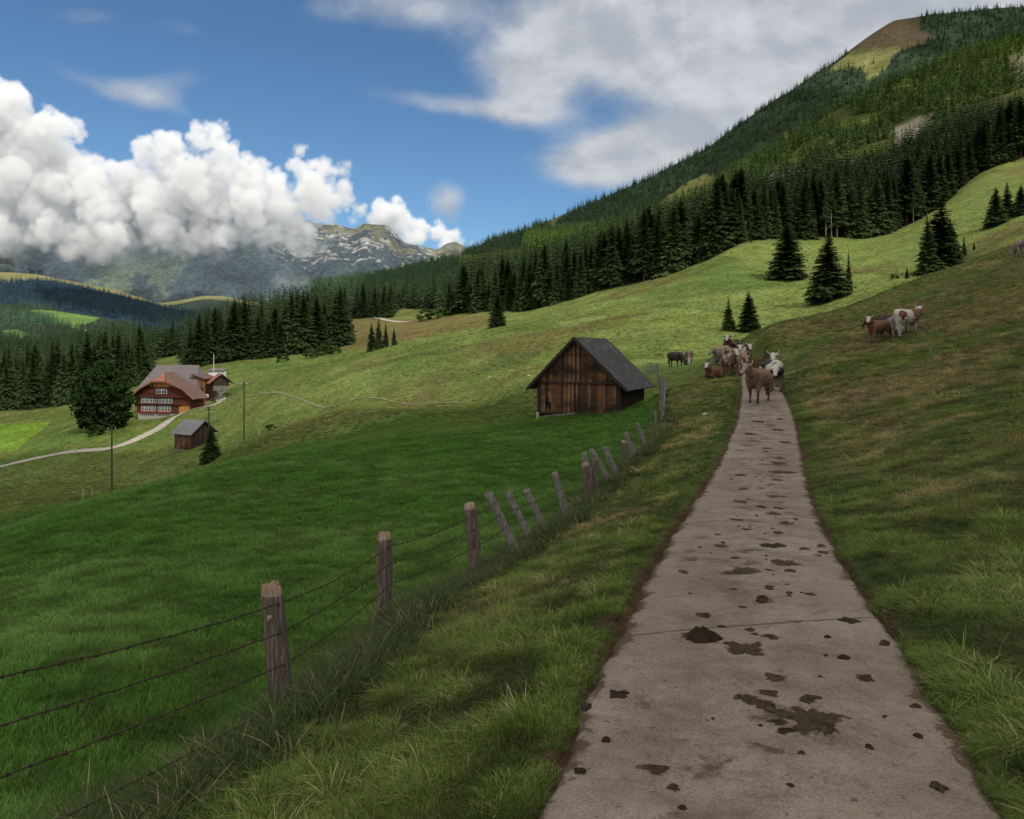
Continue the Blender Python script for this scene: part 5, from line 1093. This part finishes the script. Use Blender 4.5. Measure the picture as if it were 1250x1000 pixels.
# ragged long grass and dead stalks along the fence line
y = np.exp(gr.uniform(math.log(2.6), math.log(36), 11000)); x = fence_x(y)+gr.normal(.22, .24, len(y)); n_ = len(x)
idx = np.where(gr.random(n_) < .72, pick(6, 7, n_), np.where(gr.random(n_) < .8, pick(8, 9, n_), pick(10, 11, n_))); q = gr.random((n_, 1)); tint = np.where(q < .80, np.array([[.042, .068, .016]]), np.where(q < .94, np.array([[.09, .11, .035]]), np.array([[.26, .21, .12]])))*gr.uniform(.6, 1.3, (n_, 1))
lay('fence_grass', x, y, idx, gr.uniform(.75, 1.45, n_), tint, 'ragged long grass and dead stalks along the foot of the fence')
# coarse tufts on the open meadows further up and round the farm
y = np.exp(gr.uniform(math.log(50), math.log(300), 120000)); x = gr.uniform(-.72, .72, len(y))*y; k = ~forest_mask(x, y) & ~((y < 95) & (x > fence_x(y)-1)); k &= (x < fence_x(y)) | (y > 95); x, y = x[k], y[k]; n_ = len(x)
c_ = ground_color(x, y); cl = sstep(fbm(x*.16, y*.16, 251, 4), -.35, .35); k = gr.random(n_) < .35+.65*cl; x, y, c_, cl = x[k], y[k], c_[k], cl[k]; n_ = len(x)
lay('far_meadow_grass', x, y, np.where(gr.random(n_) < .6, pick(0, 2, n_), pick(3, 5, n_)), gr.uniform(1.1, 2.4, n_)*(.9+y/300), c_*np.array([1.34, 1.28, 1.1])*(.65+.7*cl)[:, None]*gr.uniform(.75, 1.25, (n_, 1)), 'cropped tufty grass on the meadows further up and round the farm')
# brown seed stalks of dock and thistle standing in loose clumps on the pasture
X_, Y_ = [], []
for cx_, cy_, k_ in [(x_, y_, k_) for x_, y_, k_ in [(W2(px, Yc)[0], Yc, kk) for px, Yc, kk in ((1095, 15, 60), (1120, 13, 50), (1180, 9.3, 70), (1165, 9, 40), (1215, 14, 60), (1235, 17, 40), (1075, 22, 50), (1225, 7.4, 40), (1130, 28, 50), (1020, 26, 40), (1170, 24, 40), (1240, 10.5, 50))]]:
    X_.append(cx_+gr.normal(0, .30, k_)); Y_.append(cy_+gr.normal(0, .28, k_))
x, y = np.concatenate(X_), np.concatenate(Y_); n_ = len(x)
lay('dry_stalks', x, y, pick(10, 11, n_), gr.uniform(.7, 1.5, n_)*(1+y/40), np.array([[.21, .125, .065]])*gr.uniform(.6, 1.5, (n_, 1)), 'brown dry stalks standing in loose clumps on the pasture')
# ------------------------------------------------------------------ cumulus: real volumes grown from clustered puffs
def cloud_material(name, density, glow, seed=0, wisp=.0):
    m, t = material(name); p = worldpos(t) if False else t.new('ShaderNodeTexCoord').outputs['Object']
    v = t.new('ShaderNodeVolumePrincipled'); at = t.new('ShaderNodeVolumeInfo').outputs['Density']
    n_ = t.noise(t.vmath('ADD', p, (seed*977.0, 0, 0)), .0085, 5, .62)
    d = t.math('MULTIPLY', at, t.maprange(n_, .40-.10*wisp, .62, .04 if wisp else .25, 1.0)) if wisp else t.math('MULTIPLY', at, t.maprange(t.math('ADD', n_, t.math('MULTIPLY', t.math('SUBTRACT', t.noise(p, .024, 5, .68), .5), 1.0)), .31, .54, .08, 1))
    t.put(v.inputs['Density'], t.math('MULTIPLY', d, density)); v.inputs['Color'].default_value = (.985, .985, .99, 1); v.inputs['Anisotropy'].default_value = .2
    t.put(v.inputs['Emission Strength'], t.math('MULTIPLY', d, density*glow)); v.inputs['Emission Color'].default_value = (.85, .93, 1, 1)  # added glow stands in for light scattered many times inside the cloud
    t.l.new(v.outputs[0], t.out.inputs['Volume']); return m
def cloud(name, puffs, mat, voxel, label, kind='structure', seed=1, levels=((14, .48, 1.0), (8, .46, 1.0), (5, .5, 1.0)), fringe=1.0, up=.25):
    "puffs: (x, y, z, radius). Each puff sprouts smaller puffs over its surface, twice."
    r = np.random.default_rng(seed); cur = np.array(puffs, float); pts = [cur*np.array([1, 1, 1, .74])]
    for cnt, ratio, out_ in levels:
        nxt = []
        for p in cur:
            d = r.normal(size=(cnt, 3)); d[:, 2] += up; d /= np.linalg.norm(d, axis=1)[:, None]
            rad = p[3]*ratio*r.uniform(.45, 1.15, cnt); c = p[:3]+d*(p[3]*r.uniform(.75, 1.0, cnt)*out_)[:, None]; nxt.append(np.concatenate([c, rad[:, None]], 1))
        cur = np.concatenate(nxt); pts.append(cur)
    A = np.concatenate(pts); A = A[A[:, 3] > voxel*1.1]
    c0 = A[:, :3].mean(0); me = bpy.data.meshes.new(name); me.vertices.add(len(A)); me.vertices.foreach_set('co', (A[:, :3]-c0).astype(np.float32).ravel()); a = me.attributes.new('rad', 'FLOAT', 'POINT'); a.data.foreach_set('value', A[:, 3].astype(np.float32))
    o = link(bpy.data.objects.new(name, me)); o.location = c0
    ng = bpy.data.node_groups.new(name+' volume', 'GeometryNodeTree'); ng.interface.new_socket('Geometry', in_out='INPUT', socket_type='NodeSocketGeometry'); ng.interface.new_socket('Geometry', in_out='OUTPUT', socket_type='NodeSocketGeometry')
    N, L = ng.nodes, ng.links; gi, go = N.new('NodeGroupInput'), N.new('NodeGroupOutput'); na = N.new('GeometryNodeInputNamedAttribute'); na.data_type = 'FLOAT'; na.inputs[0].default_value = 'rad'
    m2p = N.new('GeometryNodeMeshToPoints'); L.new(gi.outputs[0], m2p.inputs[0]); L.new(na.outputs[0], m2p.inputs['Radius'])
    pv = N.new('GeometryNodePointsToVolume'); pv.resolution_mode = 'VOXEL_SIZE'; pv.inputs['Voxel Size'].default_value = voxel; pv.inputs['Density'].default_value = 1.0
    ra = N.new('GeometryNodeInputRadius'); L.new(m2p.outputs[0], pv.inputs['Points']); L.new(ra.outputs[0], pv.inputs['Radius'])
    sm = N.new('GeometryNodeSetMaterial'); sm.inputs['Material'].default_value = mat; L.new(pv.outputs[0], sm.inputs['Geometry']); L.new(sm.outputs[0], go.inputs[0])
    o.modifiers.new('volume', 'NODES').node_group = ng; tag(o, label, kind=kind); return o
CB = 4300
def puffs(lst, Y, depth=140, seed=3):
    r = random.Random(seed); out_ = []
    for px, py, rp in lst:
        for k in range(2): p = P(px+r.uniform(-.2, .2)*rp, py+r.uniform(-.15, .15)*rp, Y+r.uniform(-1, 1)*depth); out_.append((*p, rp/F*Y*r.uniform(.62, .85)))
    return out_
BANK = [(-60, 150, 60), (10, 150, 48), (-20, 110, 34), (35, 190, 50), (60, 155, 26), (85, 160, 20), (-10, 235, 55), (60, 245, 45), (110, 225, 34), (150, 215, 30), (175, 190, 26), (205, 180, 24), (245, 172, 24), (265, 160, 16), (275, 195, 32), (225, 215, 38), (180, 250, 40), (120, 265, 32), (250, 245, 42), (305, 215, 26), (335, 225, 24), (300, 255, 34),
        (365, 185, 13), (372, 205, 20), (395, 205, 20), (418, 210, 16), (385, 235, 28), (420, 235, 18), (345, 260, 30), (390, 262, 22), (425, 250, 14), (440, 256, 12), (452, 266, 9), (432, 270, 9), (60, 280, 26), (0, 285, 26), (200, 282, 24), (270, 288, 20), (140, 288, 20), (330, 288, 18), (375, 280, 14), (-100, 220, 60), (-80, 285, 35)]
CLOUDM = cloud_material('cumulus', .021, .055, 1); MISTM = cloud_material('mist', .008, .03, 2, 1.0)
cloud('cloud', puffs(BANK, CB), CLOUDM, 10, 'towering white cumulus bank lying along the rocky range', seed=4)
VEIL = [b_ for b_ in BANK if b_[1] >= 275]+[(x_, 291+5*math.sin(x_*.31), 20+5*math.sin(x_*1.7)) for x_ in range(-120, 390, 19)]; BANK = [b_ for b_ in BANK if b_[1] < 275]
BACK = [(480, 262, 20), (466, 256, 12), (490, 278, 20), (515, 286, 16), (535, 284, 14), (555, 290, 12), (460, 275, 14), (505, 296, 14), (545, 298, 12), (575, 300, 6)]
BACK = [(a_, b_-2, c_*1.2) for a_, b_, c_ in BACK]
cloud('cloud', puffs(BACK, 7600, 150, 6), cloud_material('far cumulus', .026, .07, 3), 22, 'bright white cumulus behind the end of the rocky range', seed=8)
VEILM = cloud_material('cloud base', .016, .03, 5, .6)
cloud('cloud', puffs(VEIL, 4350, 120, 15), VEILM, 14, 'soft grey underside of the cumulus bank hiding the range', seed=31, levels=((12, .6, 1.1),), up=-.05)
FILL = [(-80, 190, 70), (-20, 200, 55), (30, 215, 50), (80, 225, 44), (130, 240, 38), (180, 235, 42), (230, 225, 44), (270, 222, 42), (310, 245, 36), (345, 248, 30), (380, 238, 30), (405, 240, 26), (100, 270, 34), (200, 270, 34), (300, 270, 30), (360, 270, 24), (20, 260, 45)]
cloud('cloud', puffs(FILL, 4560, 60, 17), cloud_material('cloud heart', .010, .05, 6), 18, 'soft white body of the cumulus bank between its towers', seed=41, levels=((12, .5, 1.0),), up=.1)
WISP = [(20, 305, 18), (80, 308, 16), (150, 308, 16), (210, 306, 15), (270, 310, 15), (320, 302, 16), (360, 294, 14), (400, 300, 9), (300, 328, 9), (340, 340, 12), (370, 345, 9), (320, 352, 8), (250, 338, 7), (420, 285, 11), (440, 262, 9), (400, 345, 7), (100, 330, 6), (395, 262, 10)]
cloud('cloud', puffs(WISP, 4500, 250, 9), MISTM, 18, 'thin grey mist clinging to the slopes under the cumulus', seed=12, levels=((10, .6, 1.1),), up=-.1)
# overhead clouds whose shadows lie on the lane, the near meadow, the pasture and parts of the mountain (above and behind the viewer)
m, t = material('thin cloud layer'); e_ = t.attr('Col', out='Fac'); p = worldpos(t)
tr = t.new('ShaderNodeBsdfTranslucent'); tr.inputs[0].default_value = (.93, .94, .96, 1); df = t.new('ShaderNodeBsdfDiffuse'); df.inputs[0].default_value = (.9, .9, .92, 1)
mx = t.new('ShaderNodeMixShader'); mx.inputs[0].default_value = .35; t.l.new(tr.outputs[0], mx.inputs[1]); t.l.new(df.outputs[0], mx.inputs[2])
tp = t.new('ShaderNodeBsdfTransparent'); m2 = t.new('ShaderNodeMixShader'); n_ = t.noise(p, .02, 5, .6)
t.put(m2.inputs[0], t.maprange(t.math('ADD', e_, t.math('MULTIPLY', t.math('SUBTRACT', n_, .5), .5)), .35, .65, 0, 1, True)); t.l.new(tp.outputs[0], m2.inputs[1]); t.l.new(mx.outputs[0], m2.inputs[2]); t.l.new(m2.outputs[0], t.out.inputs[0]); OVERC = m
def overhead(poly, hgt, zt, soft, n_=90):
    "billowing cloud layer at height hgt over the ground outline poly (at height zt), moved up along the sun's direction"
    off = SUN[:2]/SUN[2]*(hgt-zt); p = np.array(poly, float); x0, y0 = p.min(0)-soft*2; x1, y1 = p.max(0)+soft*2; X, Y = np.meshgrid(np.linspace(x0, x1, n_), np.linspace(y0, y1, n_))
    ins = in_poly(X, Y, poly).astype(float); dx = (x1-x0)/n_; k = max(1, int(soft/dx)); 
    for _ in range(3):
        for ax in (0, 1): ins = np.apply_along_axis(lambda a: np.convolve(np.pad(a, k, 'edge'), np.ones(2*k+1)/(2*k+1), 'valid'), ax, ins)
    Z = hgt+.10*(x1-x0)*fbm(X*6/(x1-x0), Y*6/(x1-x0), int(hgt), 4)*.3; v, f = grid_sheet(X+off[0], Y+off[1], Z)
    tag(link(bpy.data.objects.new('cloud', np_mesh('cloud', v, f, [OVERC], np.repeat(ins.reshape(-1, 1), 3, 1)))), None, kind='structure')
overhead([(-420,-140),(-300,150),(-130,160),(-80,154),(-55,136),(-28,104),(0,76),(10,69),(18,72),(28,76),(46,86),(70,96),(140,120),(200,60),(160,-150)], 480, 0, 16, 150)
overhead([W2(*q) for q in ((470,1300),(640,1350),(800,1250),(880,1300),(960,1480),(1010,1500),(985,1700),(940,2100),(870,2400),(700,2400),(480,2400))], 1500, 350, 60)
overhead([W2(*q) for q in ((1000,2180),(1092,2120),(1180,1900),(1500,1700),(1600,2500),(1200,2700),(1085,2500))], 1900, 850, 50)
overhead([W2(*q) for q in ((50,2250),(230,2150),(330,2400),(300,2850),(120,2900),(40,2700))], 1700, 150, 60)
# ------------------------------------------------------------------ sky
world = bpy.data.worlds.new('World'); scene.world = world; world.use_nodes = True
t = NT(world.node_tree); t.n.clear(); out = t.new('ShaderNodeOutputWorld'); bg = t.new('ShaderNodeBackground')
sky = t.new('ShaderNodeTexSky', sky_type='NISHITA'); sky.sun_disc = False; sky.sun_elevation = SUN_EL; sky.sun_rotation = PI-SUN_AZ
sky.altitude = 1200; sky.air_density = 1.0; sky.dust_density = .35; sky.ozone_density = 2.0
d = t.new('ShaderNodeTexCoord').outputs['Generated']; sp = t.new('ShaderNodeSeparateXYZ'); t.put(sp.inputs[0], d)
# visible thin clouds, plus added bright cloud overhead and around: a direction divided by its height above a lifted horizon
az = t.math('ARCTAN2', sp.outputs[0], sp.outputs[1]); el = t.math('ARCTAN2', sp.outputs[2], t.math('SQRT', t.math('ADD', t.math('POWER', sp.outputs[0], 2), t.math('POWER', sp.outputs[1], 2))))
cmb = t.new('ShaderNodeCombineXYZ'); t.put(cmb.inputs[0], az); t.put(cmb.inputs[1], t.math('MULTIPLY', el, 1.5)); vec = cmb.outputs[0]
def AE(px, py):
    a = (px-HX)/F; b = (HYP-py)/F; return math.atan(a), math.atan(b/math.sqrt(1+a*a))
CLOUDS = [  # px, py, rx, ry, tilt, weight
    (985, 5, 300, 72, 0, 1.1), (850, 40, 165, 55, 0, .7), (905, 90, 70, 55, 0, .7), (1010, 60, 170, 80, 0, .8), (1250, 0, 260, 60, 0, .8), (725, 15, 100, 34, 0, .42), (720, 55, 80, 26, .25, .38),
    (640, 88, 52, 42, .7, .62), (575, 131, 115, 12, -.1, .55), (660, 120, 45, 26, .2, .5), (775, 182, 80, 28, .1, 1.15), (735, 205, 70, 26, 0, .85), (840, 190, 60, 26, -.3, .5),
    (500, 4, 85, 22, 0, .55), (420, 14, 60, 14, 0, .25), (150, 112, 75, 13, -.2, .45), (200, 104, 60, 18, .3, .35), (215, 34, 38, 12, 0, .3), (105, 20, 38, 12, .15, .32), (545, 246, 22, 26, .3, .8)]
tot = None
for px, py, rx, ry, tilt, w in CLOUDS:
    a0, e0 = AE(px, py); sx = rx/F; sy = ry/F
    da = t.math('SUBTRACT', az, a0); de = t.math('SUBTRACT', el, e0)
    ca, sa = math.cos(tilt), math.sin(tilt)
    p_ = t.math('ADD', t.math('MULTIPLY', da, ca/sx), t.math('MULTIPLY', de, sa/sx)); q_ = t.math('ADD', t.math('MULTIPLY', da, -sa/sy), t.math('MULTIPLY', de, ca/sy))
    g_ = t.math('MULTIPLY', t.math('EXPONENT', t.math('MULTIPLY', t.math('ADD', t.math('MULTIPLY', p_, p_), t.math('MULTIPLY', q_, q_)), -1.0)), w)
    tot = g_ if tot is None else t.math('ADD', tot, g_)
wv = t.vmath('ADD', vec, t.vmath('SCALE', t.new('ShaderNodeTexNoise').outputs['Color'], scale=0.0))
nz = t.noise(vec, 7, 7, .55, .15); nb = t.noise(vec, 26, 6, .6, .2); nlow = t.noise(vec, 4.0, 4, .55, .3)
back = t.math('MULTIPLY', t.maprange(t.math('ABSOLUTE', az), 1.0, 1.6, 0, 1, True), t.maprange(nlow, .30, .5, .2, .98, True))   # unseen bright cloud added to the rest of the sky, lifting the shade
high = t.math('MULTIPLY', t.maprange(el, .5, .8, 0, 1, True), t.maprange(nlow, .30, .5, .3, .98, True))
dens = t.math('ADD', tot, t.math('ADD', t.math('MULTIPLY', t.math('SUBTRACT', nz, .5), .9), t.math('MULTIPLY', t.math('SUBTRACT', nb, .5), .28)))
cov = t.math('MULTIPLY', t.maprange(dens, .08, 1.0, 0, .96, True), t.maprange(tot, .06, .3, 0, 1, True))
cov = t.math('MAXIMUM', cov, t.math('MAXIMUM', back, high), clamp=True)
CS = 1.0
nzz = t.noise(t.vmath('ADD', vec, (0.014, 0.035, 0)), 7, 7, .55, .15)
lit = t.maprange(t.math('ADD', t.math('MULTIPLY', t.math('SUBTRACT', nz, nzz), 2.2), t.math('MULTIPLY', t.math('SUBTRACT', nlow, .5), .9)), -.35, .35, 0, 1, True)
ccol = t.mix(lit, (4.8, 5.2, 5.8, 1), (7.4, 7.6, 7.9, 1))
skyc = t.mix(1, sky.outputs[0], (.76, 1.02, 1.16, 1), 'MULTIPLY')
ccol = t.mix(t.math('MAXIMUM', back, high, clamp=True), ccol, (16.6, 15.6, 14.0, 1))  # unseen cloud made brighter than the visible clouds to raise the ambient light
fin = t.mix(cov, skyc, ccol)
t.put(bg.inputs[0], fin); bg.inputs[1].default_value = .089
t.l.new(bg.outputs[0], out.inputs[0])
world.cycles.sampling_method = 'MANUAL'; world.cycles.sample_map_resolution = 512
scene.cycles.max_bounces = 5; scene.cycles.diffuse_bounces = 2; scene.cycles.glossy_bounces = 1; scene.cycles.transparent_max_bounces = 6; scene.cycles.volume_bounces = 3; scene.cycles.volume_step_rate = 2.5; scene.cycles.volume_max_steps = 256
scene.cycles.use_denoising = True
